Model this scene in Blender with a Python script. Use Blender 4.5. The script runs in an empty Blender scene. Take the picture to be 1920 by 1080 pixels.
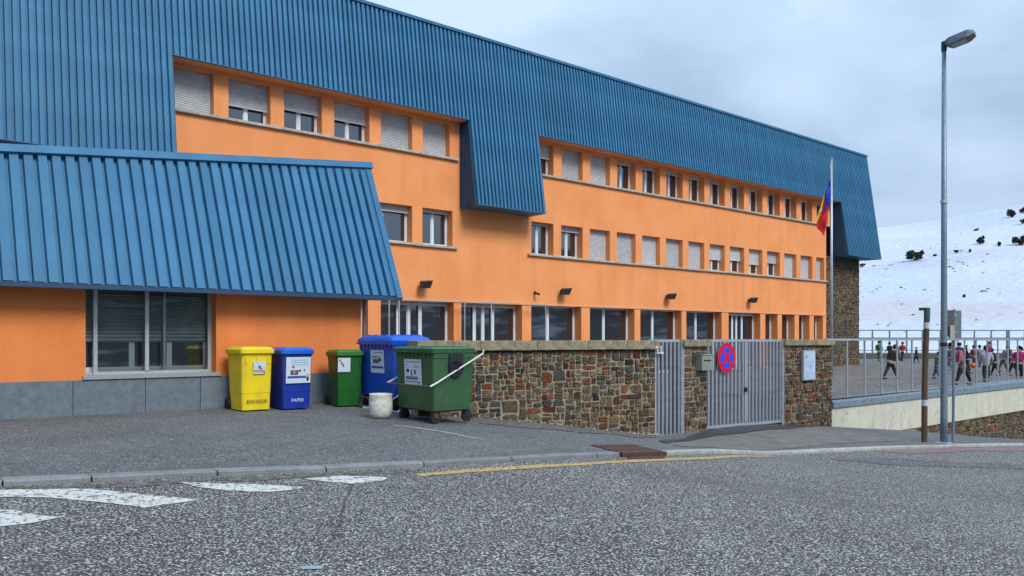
import bpy, bmesh, math, random
from mathutils import Vector, Matrix, noise
S = bpy.context.scene
C = S.collection
R = math.radians
random.seed(7)
# ------------------------------------------------------------------ camera, sky, sun, exposure
EYE = 1.6                      # camera height above the road it stands on
F = 1500.0                     # focal length in photo pixels (1920 wide)
A = R(40.1); CA, SA = math.cos(A), math.sin(A)   # direction of the street front
cam_d = bpy.data.cameras.new('camera'); cam = bpy.data.objects.new('camera', cam_d); C.objects.link(cam)
cam.location = (0, 0, EYE); cam.rotation_euler = (R(90), 0, 0)
cam_d.sensor_width = 36; cam_d.lens = F / 1920 * 36; cam_d.shift_y = 95 / 1920
cam_d.clip_start = 0.1; cam_d.clip_end = 3000
S.camera = cam
S.render.engine = 'CYCLES'
S.view_settings.view_transform = 'Standard'; S.view_settings.look = 'None'
S.view_settings.gamma = 1; S.view_settings.use_curve_mapping = False
S.view_settings.exposure = 0.66
SUN_EL, SUN_AZ = R(42), R(142)     # azimuth clockwise from +Y
w = bpy.data.worlds.new('World'); S.world = w; w.use_nodes = True
nt = w.node_tree; nt.nodes.clear()
def N(t, **k):
    n = nt.nodes.new(t)
    for a, b in k.items():
        setattr(n, a, b)
    return n
wo = N('ShaderNodeOutputWorld'); sky = N('ShaderNodeTexSky')
sky.sky_type = 'NISHITA'; sky.sun_disc = False; sky.sun_elevation = SUN_EL; sky.sun_rotation = SUN_AZ; sky.altitude = 1800
bg1 = N('ShaderNodeBackground'); bg1.inputs[1].default_value = 0.05
nt.links.new(sky.outputs[0], bg1.inputs[0])
tc = N('ShaderNodeTexCoord')
sep = N('ShaderNodeSeparateXYZ'); nt.links.new(tc.outputs['Generated'], sep.inputs[0])
# cloud sheet: directions flattened onto a plane overhead so that clouds shrink towards the horizon
zz = N('ShaderNodeMath', operation='MAXIMUM'); nt.links.new(sep.outputs[2], zz.inputs[0]); zz.inputs[1].default_value = 0.0
za = N('ShaderNodeMath', operation='ADD'); nt.links.new(zz.outputs[0], za.inputs[0]); za.inputs[1].default_value = 0.22
vd = N('ShaderNodeVectorMath', operation='DIVIDE'); nt.links.new(tc.outputs['Generated'], vd.inputs[0])
cb = N('ShaderNodeCombineXYZ')
for i in range(3): nt.links.new(za.outputs[0], cb.inputs[i])
nt.links.new(cb.outputs[0], vd.inputs[1])
nz = N('ShaderNodeTexNoise'); nz.inputs['Scale'].default_value = 1.15; nz.inputs['Detail'].default_value = 6
nz.inputs['Roughness'].default_value = 0.5; nz.inputs['Distortion'].default_value = 0.35
nt.links.new(vd.outputs[0], nz.inputs['Vector'])
cr = N('ShaderNodeValToRGB'); cr.color_ramp.elements[0].position = 0.36; cr.color_ramp.elements[1].position = 0.64
cr.color_ramp.elements[0].color = (0.19, 0.275, 0.375, 1); cr.color_ramp.elements[1].color = (0.355, 0.455, 0.60, 1)
nt.links.new(nz.outputs[0], cr.inputs[0])
bg2 = N('ShaderNodeBackground'); bg2.inputs[1].default_value = 0.92
nt.links.new(cr.outputs[0], bg2.inputs[0])
# an overcast sky brightens towards the zenith
mr = N('ShaderNodeMapRange'); mr.inputs[1].default_value = 0.0; mr.inputs[2].default_value = 1.0
mr.inputs[3].default_value = 0.88; mr.inputs[4].default_value = 1.9
nt.links.new(sep.outputs[2], mr.inputs[0]); nt.links.new(mr.outputs[0], bg2.inputs[1])
mx = N('ShaderNodeMixShader'); mx.inputs[0].default_value = 0.93
nt.links.new(bg1.outputs[0], mx.inputs[1]); nt.links.new(bg2.outputs[0], mx.inputs[2]); nt.links.new(mx.outputs[0], wo.inputs[0])
sd = bpy.data.lights.new('sun', 'SUN'); sd.energy = 1.7; sd.angle = R(22); sd.color = (1, 0.95, 0.88)
so = bpy.data.objects.new('sun', sd); C.objects.link(so)
sv = Vector((math.sin(SUN_AZ) * math.cos(SUN_EL), math.cos(SUN_AZ) * math.cos(SUN_EL), math.sin(SUN_EL)))
so.rotation_euler = (-sv).to_track_quat('-Z', 'Y').to_euler(); so.location = sv * 60

# ------------------------------------------------------------------ materials
def mat(name, col, rough=0.8, col2=None, scale=6.0, detail=4, contrast=(0.35, 0.65), bump=0.0, bscale=None, bdist=0.01,
        metal=0.0, spec=0.5, ior=None, rand=0.0, stretch=None, speck=None, emit=None, streak=None):
    """noise-mixed principled material; speck = (scale, colour, threshold) adds a second fine layer"""
    m = bpy.data.materials.new(name); m.use_nodes = True; t = m.node_tree; b = t.nodes['Principled BSDF']
    b.inputs['Roughness'].default_value = rough; b.inputs['Metallic'].default_value = metal
    b.inputs['Specular IOR Level'].default_value = spec
    if ior: b.inputs['IOR'].default_value = ior
    co = t.nodes.new('ShaderNodeTexCoord'); src = co.outputs['Object']
    if stretch:
        mp = t.nodes.new('ShaderNodeMapping'); mp.inputs['Scale'].default_value = stretch
        t.links.new(src, mp.inputs[0]); src = mp.outputs[0]
    out = None
    c1 = (*col, 1)
    if col2 is None: col2 = tuple(c * 0.86 for c in col)
    n1 = t.nodes.new('ShaderNodeTexNoise'); n1.inputs['Scale'].default_value = scale; n1.inputs['Detail'].default_value = detail
    n1.inputs['Roughness'].default_value = 0.6
    t.links.new(src, n1.inputs['Vector'])
    r1 = t.nodes.new('ShaderNodeMapRange'); r1.inputs[1].default_value = contrast[0]; r1.inputs[2].default_value = contrast[1]
    t.links.new(n1.outputs[0], r1.inputs[0])
    mx1 = t.nodes.new('ShaderNodeMix'); mx1.data_type = 'RGBA'
    mx1.inputs[6].default_value = c1; mx1.inputs[7].default_value = (*col2, 1)
    t.links.new(r1.outputs[0], mx1.inputs[0]); out = mx1.outputs[2]
    if speck:
        for sc, sc_col, lo, hi in speck:
            n2 = t.nodes.new('ShaderNodeTexNoise'); n2.inputs['Scale'].default_value = sc; n2.inputs['Detail'].default_value = 2
            t.links.new(co.outputs['Object'], n2.inputs['Vector'])
            r2 = t.nodes.new('ShaderNodeMapRange'); r2.inputs[1].default_value = lo; r2.inputs[2].default_value = hi
            t.links.new(n2.outputs[0], r2.inputs[0])
            m2 = t.nodes.new('ShaderNodeMix'); m2.data_type = 'RGBA'; m2.inputs[7].default_value = (*sc_col, 1)
            t.links.new(r2.outputs[0], m2.inputs[0]); t.links.new(out, m2.inputs[6]); out = m2.outputs[2]
    if streak:
        mp2 = t.nodes.new('ShaderNodeMapping'); mp2.inputs['Scale'].default_value = streak[0]; t.links.new(co.outputs['Object'], mp2.inputs[0])
        n5 = t.nodes.new('ShaderNodeTexNoise'); n5.inputs['Scale'].default_value = 1; n5.inputs['Detail'].default_value = 6; t.links.new(mp2.outputs[0], n5.inputs['Vector'])
        r5 = t.nodes.new('ShaderNodeMapRange'); r5.inputs[1].default_value = 0.5; r5.inputs[2].default_value = 0.75; r5.inputs[4].default_value = streak[2]; t.links.new(n5.outputs[0], r5.inputs[0])
        m5 = t.nodes.new('ShaderNodeMix'); m5.data_type = 'RGBA'; m5.inputs[7].default_value = (*streak[1], 1); t.links.new(r5.outputs[0], m5.inputs[0]); t.links.new(out, m5.inputs[6]); out = m5.outputs[2]
    if rand:
        oi = t.nodes.new('ShaderNodeObjectInfo'); mr_ = t.nodes.new('ShaderNodeMapRange')
        mr_.inputs[3].default_value = 1 - rand; mr_.inputs[4].default_value = 1 + rand
        t.links.new(oi.outputs['Random'], mr_.inputs[0])
        hs = t.nodes.new('ShaderNodeHueSaturation'); t.links.new(mr_.outputs[0], hs.inputs['Value'])
        t.links.new(out, hs.inputs['Color']); out = hs.outputs[0]
    t.links.new(out, b.inputs['Base Color'])
    if bump:
        n3 = t.nodes.new('ShaderNodeTexNoise'); n3.inputs['Scale'].default_value = bscale or scale * 6; n3.inputs['Detail'].default_value = 3
        t.links.new(src, n3.inputs['Vector'])
        bp = t.nodes.new('ShaderNodeBump'); bp.inputs['Strength'].default_value = bump; bp.inputs['Distance'].default_value = bdist
        t.links.new(n3.outputs[0], bp.inputs['Height']); t.links.new(bp.outputs[0], b.inputs['Normal'])
    if emit: pass
    return m
M = {}
M['orange'] = mat('orange_render', (0.87, 0.345, 0.135), 0.9, (0.80, 0.295, 0.105), 0.9, 6, bump=0.5, bscale=70, bdist=0.006, spec=0.2,
                  speck=[(55, (0.94, 0.44, 0.19), 0.52, 0.8), (0.5, (0.80, 0.285, 0.095), 0.5, 0.75)], streak=((2.2, 2.2, 0.16), (0.66, 0.25, 0.10), 0.45))
M['orange2'] = mat('orange_render_annex', (0.80, 0.245, 0.07), 0.9, (0.69, 0.20, 0.055), 1.2, 6, bump=0.7, bscale=60, bdist=0.008, spec=0.2,
                   speck=[(50, (0.88, 0.34, 0.13), 0.52, 0.8)], streak=((2.5, 2.5, 0.3), (0.60, 0.18, 0.06), 0.5))
M['blue'] = mat('blue_coated_steel', (0.045, 0.185, 0.335), 0.55, (0.034, 0.15, 0.29), 1.5, 4, spec=0.25, rand=0.09, streak=((3, 3, 0.25), (0.06, 0.15, 0.24), 0.4))
M['blue_trim'] = mat('blue_trim_steel', (0.042, 0.18, 0.32), 0.5, (0.03, 0.14, 0.27), 2, spec=0.3)
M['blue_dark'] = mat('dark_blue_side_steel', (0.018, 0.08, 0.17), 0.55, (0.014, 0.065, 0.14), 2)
M['conc'] = mat('pale_sill_concrete', (0.46, 0.45, 0.39), 0.9, (0.33, 0.32, 0.28), 5, bump=0.4, bscale=40, rand=0.12)
M['coping'] = mat('weathered_coping_concrete', (0.36, 0.31, 0.20), 0.95, (0.18, 0.155, 0.10), 7, 6, bump=0.8, bscale=35, bdist=0.01,
                  speck=[(30, (0.10, 0.095, 0.075), 0.58, 0.7)])
M['slab'] = mat('grey_granite_slab', (0.15, 0.19, 0.22), 0.7, (0.105, 0.135, 0.16), 9, 6, speck=[(90, (0.30, 0.35, 0.38), 0.6, 0.75)], rand=0.08)
M['pvc'] = mat('white_window_frame', (0.72, 0.76, 0.80), 0.4, (0.64, 0.68, 0.72), 4)
M['alu'] = mat('aluminium_frame', (0.52, 0.56, 0.58), 0.35, (0.44, 0.48, 0.5), 5, metal=0.4)
M['glass'] = mat('dark_window_glass', (0.010, 0.014, 0.022), 0.03, (0.014, 0.018, 0.026), 2, spec=1.0, ior=1.9)
M['shut'] = mat('grey_roller_shutter', (0.60, 0.61, 0.63), 0.55, (0.50, 0.51, 0.53), 5, rand=0.1)
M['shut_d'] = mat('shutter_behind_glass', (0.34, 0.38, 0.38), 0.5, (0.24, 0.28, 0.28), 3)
M['mortar'] = mat('pale_mortar', (0.34, 0.295, 0.21), 0.95, (0.22, 0.185, 0.13), 12, 5, bump=0.8, bscale=60, bdist=0.008)
scol = [((0.17, 0.125, 0.075), 'olive_brown'), ((0.115, 0.085, 0.055), 'brown'), ((0.235, 0.085, 0.035), 'rust'), ((0.13, 0.045, 0.03), 'dark_red'),
        ((0.085, 0.085, 0.08), 'slate_grey'), ((0.26, 0.145, 0.05), 'ochre'), ((0.20, 0.16, 0.105), 'tan'), ((0.045, 0.042, 0.04), 'near_black')]
STN = [mat(n + '_stone', tuple(x * 0.85 for x in c), 0.9, tuple(x * 0.4 for x in c), 14, 5, bump=0.9, bscale=45, bdist=0.012, rand=0.3, spec=0.25,
           speck=[(38, tuple(min(1, x * 1.6 + 0.02) for x in c), 0.55, 0.75)]) for c, n in scol]
SW = [26, 22, 8, 9, 10, 4, 16, 8]
M['steel'] = mat('galvanised_steel', (0.44, 0.48, 0.53), 0.42, (0.32, 0.36, 0.41), 8, metal=0.5)
M['steel_l'] = mat('pale_galvanised_steel', (0.50, 0.56, 0.60), 0.42, (0.40, 0.46, 0.50), 8, metal=0.45)
M['pole'] = mat('galvanised_pole', (0.20, 0.27, 0.33), 0.45, (0.14, 0.20, 0.25), 14, metal=0.3, speck=[(60, (0.40, 0.47, 0.52), 0.6, 0.75)])
M['asph'] = mat('coarse_asphalt', (0.15, 0.144, 0.135), 0.9, (0.08, 0.077, 0.073), 0.45, 9, bump=1.0, bscale=90, bdist=0.012,
                speck=[(62, (0.014, 0.013, 0.013), 0.49, 0.55), (52, (0.62, 0.60, 0.56), 0.56, 0.62), (36, (0.035, 0.034, 0.033), 0.60, 0.67), (30, (0.42, 0.41, 0.39), 0.62, 0.69)], streak=((0.35, 0.6, 1), (0.085, 0.083, 0.08), 0.5))
M['pave'] = mat('worn_pavement_asphalt', (0.135, 0.135, 0.132), 0.92, (0.088, 0.088, 0.086), 0.8, 8, bump=0.7, bscale=90, bdist=0.006,
                speck=[(40, (0.035, 0.036, 0.038), 0.54, 0.60), (45, (0.33, 0.335, 0.34), 0.59, 0.65), (3, (0.10, 0.10, 0.10), 0.55, 0.75), (9, (0.17, 0.17, 0.17), 0.6, 0.7)])
M['apron'] = mat('brownish_apron_asphalt', (0.19, 0.18, 0.165), 0.95, (0.12, 0.115, 0.105), 2.5, 7, bump=0.9, bscale=80, bdist=0.01,
                 speck=[(50, (0.05, 0.05, 0.05), 0.55, 0.65), (60, (0.40, 0.38, 0.34), 0.6, 0.7)])
M['yard'] = mat('schoolyard_asphalt', (0.165, 0.155, 0.145), 0.95, (0.10, 0.096, 0.09), 0.35, 8, speck=[(6, (0.27, 0.26, 0.24), 0.56, 0.68), (9, (0.07, 0.067, 0.064), 0.6, 0.7)])
M['dark_strip'] = mat('dark_strip_surface', (0.028, 0.029, 0.033), 0.6, (0.05, 0.05, 0.055), 10, 5)
M['dullroad'] = mat('dull_purple_asphalt', (0.13, 0.125, 0.145), 0.9, (0.08, 0.08, 0.09), 2.0, 8, speck=[(48, (0.02, 0.02, 0.025), 0.5, 0.58), (38, (0.40, 0.40, 0.44), 0.58, 0.64)])
M['kerb'] = mat('grey_kerb_granite', (0.235, 0.25, 0.26), 0.85, (0.165, 0.178, 0.188), 5, 6, bump=0.5, bscale=60, rand=0.1,
                speck=[(70, (0.10, 0.12, 0.13), 0.58, 0.7)])
M['kerbp'] = mat('pale_kerb_stone', (0.40, 0.40, 0.38), 0.85, (0.28, 0.28, 0.27), 5, 6, rand=0.1)
M['white'] = mat('worn_white_road_paint', (0.62, 0.62, 0.58), 0.8, (0.50, 0.50, 0.47), 6, 5, speck=[(22, (0.14, 0.14, 0.14), 0.56, 0.62), (7, (0.18, 0.18, 0.18), 0.60, 0.66)])
M['yellow_p'] = mat('worn_yellow_road_paint', (0.55, 0.36, 0.09), 0.8, (0.42, 0.30, 0.12), 6, 5, speck=[(24, (0.16, 0.15, 0.13), 0.52, 0.6)])
M['red_p'] = mat('faded_red_road_paint', (0.30, 0.13, 0.14), 0.85, (0.20, 0.14, 0.15), 5, 5, speck=[(16, (0.14, 0.14, 0.15), 0.5, 0.6)])
M['cyan_p'] = mat('pale_blue_paint_mark', (0.28, 0.38, 0.43), 0.8)
M['rust'] = mat('rusty_cast_iron', (0.12, 0.055, 0.04), 0.8, (0.07, 0.035, 0.028), 12, 5, metal=0.2, bump=0.6, bscale=60)
M['tar'] = mat('black_tar', (0.03, 0.028, 0.026), 0.85, (0.06, 0.058, 0.055), 9, speck=[(40, (0.22, 0.21, 0.2), 0.56, 0.62)])
M['cream'] = mat('cream_concrete', (0.60, 0.60, 0.50), 0.9, (0.52, 0.51, 0.42), 2, 6, bump=0.3, bscale=30,
                 speck=[(7, (0.42, 0.31, 0.19), 0.60, 0.72), (22, (0.16, 0.13, 0.10), 0.66, 0.71)], streak=((2.5, 2.5, 0.5), (0.36, 0.33, 0.24), 0.5))
M['capblue'] = mat('blue_grey_parapet_cap', (0.17, 0.23, 0.28), 0.7, (0.12, 0.17, 0.21), 4, 5, speck=[(20, (0.30, 0.37, 0.42), 0.56, 0.68)])
M['snow'] = mat('snow', (0.56, 0.61, 0.71), 0.9, (0.47, 0.54, 0.66), 0.02, 6, bump=0.6, bscale=0.5, bdist=1.2, spec=0.2,
                stretch=(1, 1, 3), speck=[(0.55, (0.16, 0.15, 0.15), 0.745, 0.76)])
M['bush'] = mat('dark_shrub_foliage', (0.025, 0.032, 0.02), 0.9, (0.05, 0.045, 0.03), 2, 4)
M['bark'] = mat('shrub_stem', (0.05, 0.035, 0.025), 0.9)
M['rock'] = mat('dark_rock', (0.09, 0.08, 0.075), 0.9, (0.05, 0.045, 0.042), 3, 4)
M['black'] = mat('black_plastic', (0.015, 0.016, 0.02), 0.5)
M['lampgrey'] = mat('dark_grey_housing', (0.02, 0.022, 0.026), 0.45)
M['lensg'] = mat('lamp_lens', (0.35, 0.38, 0.42), 0.15, spec=0.8)
M['wood'] = mat('weathered_brown_wood', (0.115, 0.07, 0.038), 0.85, (0.06, 0.038, 0.022), 8, 6, stretch=(6, 6, 0.6), bump=0.6, bscale=30)
M['greenp'] = mat('green_marker_paint', (0.0, 0.13, 0.07), 0.6)
M['whitep'] = mat('white_marker_paint', (0.50, 0.52, 0.62), 0.6)
M['y_pl'] = mat('yellow_bin_plastic', (0.86, 0.66, 0.005), 0.5, (0.76, 0.55, 0.01), 3, 5, speck=[(12, (0.50, 0.38, 0.03), 0.66, 0.8)], streak=((5, 5, 1.2), (0.42, 0.33, 0.06), 0.4))
M['b_pl'] = mat('blue_bin_plastic', (0.006, 0.04, 0.36), 0.42, (0.004, 0.028, 0.27), 3, 4, streak=((5, 5, 1.2), (0.04, 0.06, 0.2), 0.5))
M['b_lid'] = mat('bright_blue_lid_plastic', (0.015, 0.13, 0.62), 0.38, (0.01, 0.10, 0.52), 3, 4)
M['b2_pl'] = mat('mid_blue_container_plastic', (0.006, 0.075, 0.50), 0.42, (0.004, 0.06, 0.42), 3, 4, streak=((5, 5, 1.2), (0.05, 0.09, 0.28), 0.5))
M['g_pl'] = mat('green_bin_plastic', (0.005, 0.12, 0.012), 0.45, (0.004, 0.08, 0.008), 3, 4, streak=((5, 5, 1.2), (0.03, 0.08, 0.03), 0.5))
M['g_lid'] = mat('bright_green_lid_plastic', (0.035, 0.19, 0.02), 0.42, (0.02, 0.13, 0.015), 3, 4)
M['g2_pl'] = mat('dull_green_container_plastic', (0.028, 0.105, 0.035), 0.5, (0.02, 0.08, 0.028), 2, 5, speck=[(9, (0.05, 0.15, 0.06), 0.6, 0.8)], streak=((5, 5, 1.0), (0.07, 0.10, 0.06), 0.55))
M['g2_lid'] = mat('dull_green_lid', (0.045, 0.15, 0.065), 0.42, (0.03, 0.11, 0.045), 3)
M['sticker'] = mat('sticker_paper', (0.62, 0.68, 0.76), 0.5, (0.55, 0.60, 0.68), 14)
M['st_grey'] = mat('sticker_grey_ink', (0.16, 0.18, 0.22), 0.5)
M['st_blue'] = mat('sticker_blue_ink', (0.02, 0.10, 0.40), 0.5)
M['st_teal'] = mat('sticker_pale_teal_ink', (0.20, 0.42, 0.55), 0.5)
M['st_or'] = mat('sticker_ochre_ink', (0.55, 0.33, 0.10), 0.5)
M['st_dark'] = mat('sticker_black_ink', (0.02, 0.02, 0.025), 0.5)
M['st_brown'] = mat('sticker_brown_ink', (0.16, 0.08, 0.05), 0.5)
M['st_yel'] = mat('sticker_yellow_ink', (0.65, 0.62, 0.08), 0.5)
M['rubber'] = mat('black_rubber', (0.012, 0.012, 0.014), 0.75)
M['rod'] = mat('bright_steel_rod', (0.78, 0.78, 0.76), 0.35, (0.6, 0.6, 0.58), 10)
M['rod_d'] = mat('dull_steel_rod', (0.16, 0.13, 0.11), 0.5, (0.10, 0.08, 0.07), 10, metal=0.4)
M['redpl'] = mat('red_plastic', (0.50, 0.03, 0.04), 0.5)
M['pot'] = mat('off_white_pot', (0.66, 0.65, 0.58), 0.7, (0.50, 0.48, 0.38), 6, 5, speck=[(14, (0.74, 0.75, 0.70), 0.5, 0.7)])
M['sg_red'] = mat('sign_red', (0.68, 0.0, 0.025), 0.4)
M['sg_blue'] = mat('sign_blue', (0.0, 0.085, 0.80), 0.4)
M['sg_back'] = mat('sign_back_grey', (0.17, 0.20, 0.22), 0.5, metal=0.3)
M['sg_cream'] = mat('cream_plate', (0.40, 0.40, 0.34), 0.6)
M['boxgrey'] = mat('grey_letterbox', (0.26, 0.28, 0.26), 0.55, (0.21, 0.23, 0.21), 8)
M['whitem'] = mat('white_enamel', (0.78, 0.78, 0.80), 0.4)
M['board'] = mat('notice_board_sheet', (0.52, 0.62, 0.80), 0.35, (0.46, 0.55, 0.74), 3)
M['reflection_slope'] = mat('dark_reflection_slope', (0.022, 0.027, 0.033), 0.95, (0.30, 0.34, 0.42), 0.09, 9, contrast=(0.54, 0.62))
M['flag_b'] = mat('flag_blue', (0.01, 0.03, 0.42), 0.8); M['flag_y'] = mat('flag_yellow', (0.85, 0.60, 0.01), 0.8); M['flag_r'] = mat('flag_red', (0.62, 0.008, 0.02), 0.8)
M['skin'] = mat('skin', (0.42, 0.23, 0.16), 0.6)
M['orangeball'] = mat('orange_ball', (0.70, 0.14, 0.02), 0.5)
_cl = {}
def cloth(c):
    if c not in _cl: _cl[c] = mat('cloth_%d' % len(_cl), c, 0.9, tuple(x * 0.7 for x in c), 12)
    return _cl[c]

# ------------------------------------------------------------------ geometry helpers
class MB:
    def __init__(s): s.v = []; s.f = []; s.m = []
    def add(s, vs, fs, mi=0):
        o = len(s.v); s.v += [tuple(v) for v in vs]; s.f += [tuple(i + o for i in f) for f in fs]; s.m += [mi] * len(fs)
    def box(s, x0, x1, y0, y1, z0, z1, mi=0):
        s.add([(x0, y0, z0), (x1, y0, z0), (x1, y1, z0), (x0, y1, z0), (x0, y0, z1), (x1, y0, z1), (x1, y1, z1), (x0, y1, z1)],
              [(0, 3, 2, 1), (4, 5, 6, 7), (0, 1, 5, 4), (1, 2, 6, 5), (2, 3, 7, 6), (3, 0, 4, 7)], mi)
    def hexa(s, b, t, mi=0):   # bottom quad, top quad
        n = len(b)
        s.add(list(b) + list(t), [tuple(reversed(range(n))), tuple(range(n, 2 * n))] + [(i, (i + 1) % n, n + (i + 1) % n, n + i) for i in range(n)], mi)
    def rings(s, rs, mi=0, caps=True):
        n = len(rs[0]); vs = [p for r in rs for p in r]; fs = []
        for k in range(len(rs) - 1):
            for i in range(n):
                j = (i + 1) % n; fs.append((k * n + i, k * n + j, (k + 1) * n + j, (k + 1) * n + i))
        if caps: fs.append(tuple(reversed(range(n)))); fs.append(tuple((len(rs) - 1) * n + i for i in range(n)))
        s.add(vs, fs, mi)
    def tube(s, pts, r, n=8, mi=0, rr=None):
        pts = [Vector(p) for p in pts]; rs = []; up = None
        for i, p in enumerate(pts):
            d = (pts[min(i + 1, len(pts) - 1)] - pts[max(i - 1, 0)]).normalized()
            if up is None:
                up = Vector((0, 0, 1)) if abs(d.z) < 0.9 else Vector((1, 0, 0))
            x = d.cross(up).normalized(); y = d.cross(x).normalized(); q = rr[i] if rr else r
            rs.append([p + x * math.cos(2 * math.pi * k / n) * q + y * math.sin(2 * math.pi * k / n) * q for k in range(n)])
        # keep outward winding
        rs = [list(reversed(a)) for a in rs]
        s.rings(rs, mi)
    def lathe(s, prof, n=20, cx=0, cy=0, mi=0):
        s.rings([[(cx + r * math.cos(2 * math.pi * k / n), cy + r * math.sin(2 * math.pi * k / n), z) for k in range(n)] for r, z in prof], mi)
def link(name, me, parent=None, loc=None, rotz=None):
    o = bpy.data.objects.new(name, me); C.objects.link(o)
    if parent: o.parent = parent
    if loc is not None: o.location = loc
    if rotz is not None: o.rotation_euler = (0, 0, rotz)
    return o
def mesh(name, mb, mats, smooth=False, bevel=0.0):
    me = bpy.data.meshes.new(name); me.from_pydata(mb.v, [], mb.f)
    mats = mats if isinstance(mats, (list, tuple)) else [mats]
    for m in mats: me.materials.append(M[m] if isinstance(m, str) else m)
    if len(mats) > 1: me.polygons.foreach_set('material_index', mb.m)
    if bevel or True:
        bm = bmesh.new(); bm.from_mesh(me)
        bmesh.ops.recalc_face_normals(bm, faces=bm.faces)
        if bevel:
            bmesh.ops.bevel(bm, geom=[e for e in bm.edges if len(e.link_faces) == 2 and e.calc_face_angle(0) > 0.6], offset=bevel, segments=2, affect='EDGES', profile=0.5)
        bm.to_mesh(me); bm.free()
    if smooth:
        for p in me.polygons: p.use_smooth = True
    me.update(); return me
def part(name, mb, mats, parent=None, smooth=False, bevel=0.0, loc=None, rotz=None):
    return link(name, mesh(name, mb, mats, smooth, bevel), parent, loc, rotz)
def tag(o, label=None, cat=None, group=None, kind=None):
    if label: o['label'] = label
    if cat: o['category'] = cat
    if group: o['group'] = group
    if kind: o['kind'] = kind
    return o
def empty(name, loc=(0, 0, 0), rotz=0): return link(name, None, None, loc, rotz)
# street frame: u along the street front, v away from the camera at right angles to it, h above eye level
def UV(u, v, h=0.0): return Vector((u * CA - v * SA, u * SA + v * CA, h + EYE))
def to_uv(x, y): return x * CA + y * SA, -x * SA + y * CA
def frame_root(name, u, v, h, ang=None):
    p = UV(u, v, h); return empty(name, p, A if ang is None else ang)
def shade_auto(me): pass

# ------------------------------------------------------------------ ground shape (E = metres below the eye)
def pchip(pts, x):
    if x <= pts[0][0]: return pts[0][1] + (x - pts[0][0]) * (pts[1][1] - pts[0][1]) / (pts[1][0] - pts[0][0]) * 0.2
    if x >= pts[-1][0]: return pts[-1][1] + (x - pts[-1][0]) * 0.02
    for i in range(len(pts) - 1):
        if x <= pts[i + 1][0]: break
    def sl(k):
        if k <= 0 or k >= len(pts) - 1:
            j = max(0, min(k, len(pts) - 2)); return (pts[j + 1][1] - pts[j][1]) / (pts[j + 1][0] - pts[j][0])
        a = (pts[k][1] - pts[k - 1][1]) / (pts[k][0] - pts[k - 1][0]); b = (pts[k + 1][1] - pts[k][1]) / (pts[k + 1][0] - pts[k][0])
        return 0 if a * b <= 0 else 2 * a * b / (a + b)
    h = pts[i + 1][0] - pts[i][0]; t = (x - pts[i][0]) / h
    return ((2 * t ** 3 - 3 * t * t + 1) * pts[i][1] + (t ** 3 - 2 * t * t + t) * h * sl(i) + (-2 * t ** 3 + 3 * t * t) * pts[i + 1][1] + (t ** 3 - t * t) * h * sl(i + 1))
E0 = [(-10, 1.45), (0, 1.6), (10, 2.05), (20, 2.75), (33, 3.75), (60, 6.0)]
E9 = [(-10, 1.22), (1.2, 1.29), (5, 1.31), (7.1, 1.36), (8.75, 1.48), (10.6, 1.68), (12.5, 1.93), (14.2, 1.985), (17.2, 2.05), (19.5, 2.26), (24.8, 2.78), (27.2, 3.06), (33.4, 3.70), (45, 4.8), (60, 6.1)]
E14 = [(-10, 1.2), (8, 1.25), (9.5, 1.40), (12.5, 1.9), (14.2, 1.97), (17.2, 2.05), (20, 2.3)]
def ground(u, v):
    e0, e9 = pchip(E0, u), pchip(E9, u)
    if v <= 9.5: t = max(0, v / 9.5) ; e = e0 + (e9 - e0) * t
    elif u < 20: e = e9 + (pchip(E14, u) - e9) * min(1, (v - 9.5) / 4.8)
    else: e = e9
    return -e
# kerb line, as street-frame points
def ray_hit(px, py, fn, z0=3.0):
    """where the line of sight through a photo pixel meets the surface h = fn(u, v)"""
    z = z0
    for _ in range(4000):
        x = (px - 960) / F * z; h = (635 - py) / F * z; u, v = to_uv(x, z)
        if h <= fn(u, v): break
        z += 0.01
    return u, v
kerb_px = [(-60, 906), (5, 903), (172, 895), (408, 884), (612, 877), (795, 868), (960, 859), (1120, 851), (1185, 849), (1250, 848), (1400, 846), (1560, 843), (1640, 839.5), (1760, 836), (1920, 832.5), (1990, 831)]
kerb = [ray_hit(x, y, ground) for x, y in kerb_px]
KU = [(-30, kerb[0][1] + 0.3)] + [(u, v) for u, v in kerb]
du_ = KU[-1][0] - KU[-2][0]; sl_ = (KU[-1][1] - KU[-2][1]) / du_
KU.append((KU[-1][0] + 25, KU[-1][1] + sl_ * 8)); KU.append((90, KU[-1][1]))
def kv(u):
    for i in range(len(KU) - 1):
        if u <= KU[i + 1][0]: break
    a, b = KU[i], KU[i + 1]; t = (u - a[0]) / (b[0] - a[0]); return a[1] + (b[1] - a[1]) * max(0, min(1, t))
DROP = 0.05
def road_h(u, v): return ground(u, v) - DROP
def grid(us, rowfn, hfn, nv):
    mb = MB(); n = nv + 1
    for u in us:
        a, b = rowfn(u)
        for j in range(n):
            v = a + (b - a) * j / nv; mb.v.append(tuple(UV(u, v, hfn(u, v))))
    for i in range(len(us) - 1):
        for j in range(nv):
            mb.f.append((i * n + j, (i + 1) * n + j, (i + 1) * n + j + 1, i * n + j + 1)); mb.m.append(0)
    return mb
us = [-30 + 0.3 * k for k in range(401)]
tag(part('road', grid(us, lambda u: (-25, kv(u)), road_h, 60), 'asph', smooth=True), kind='structure')
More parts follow.
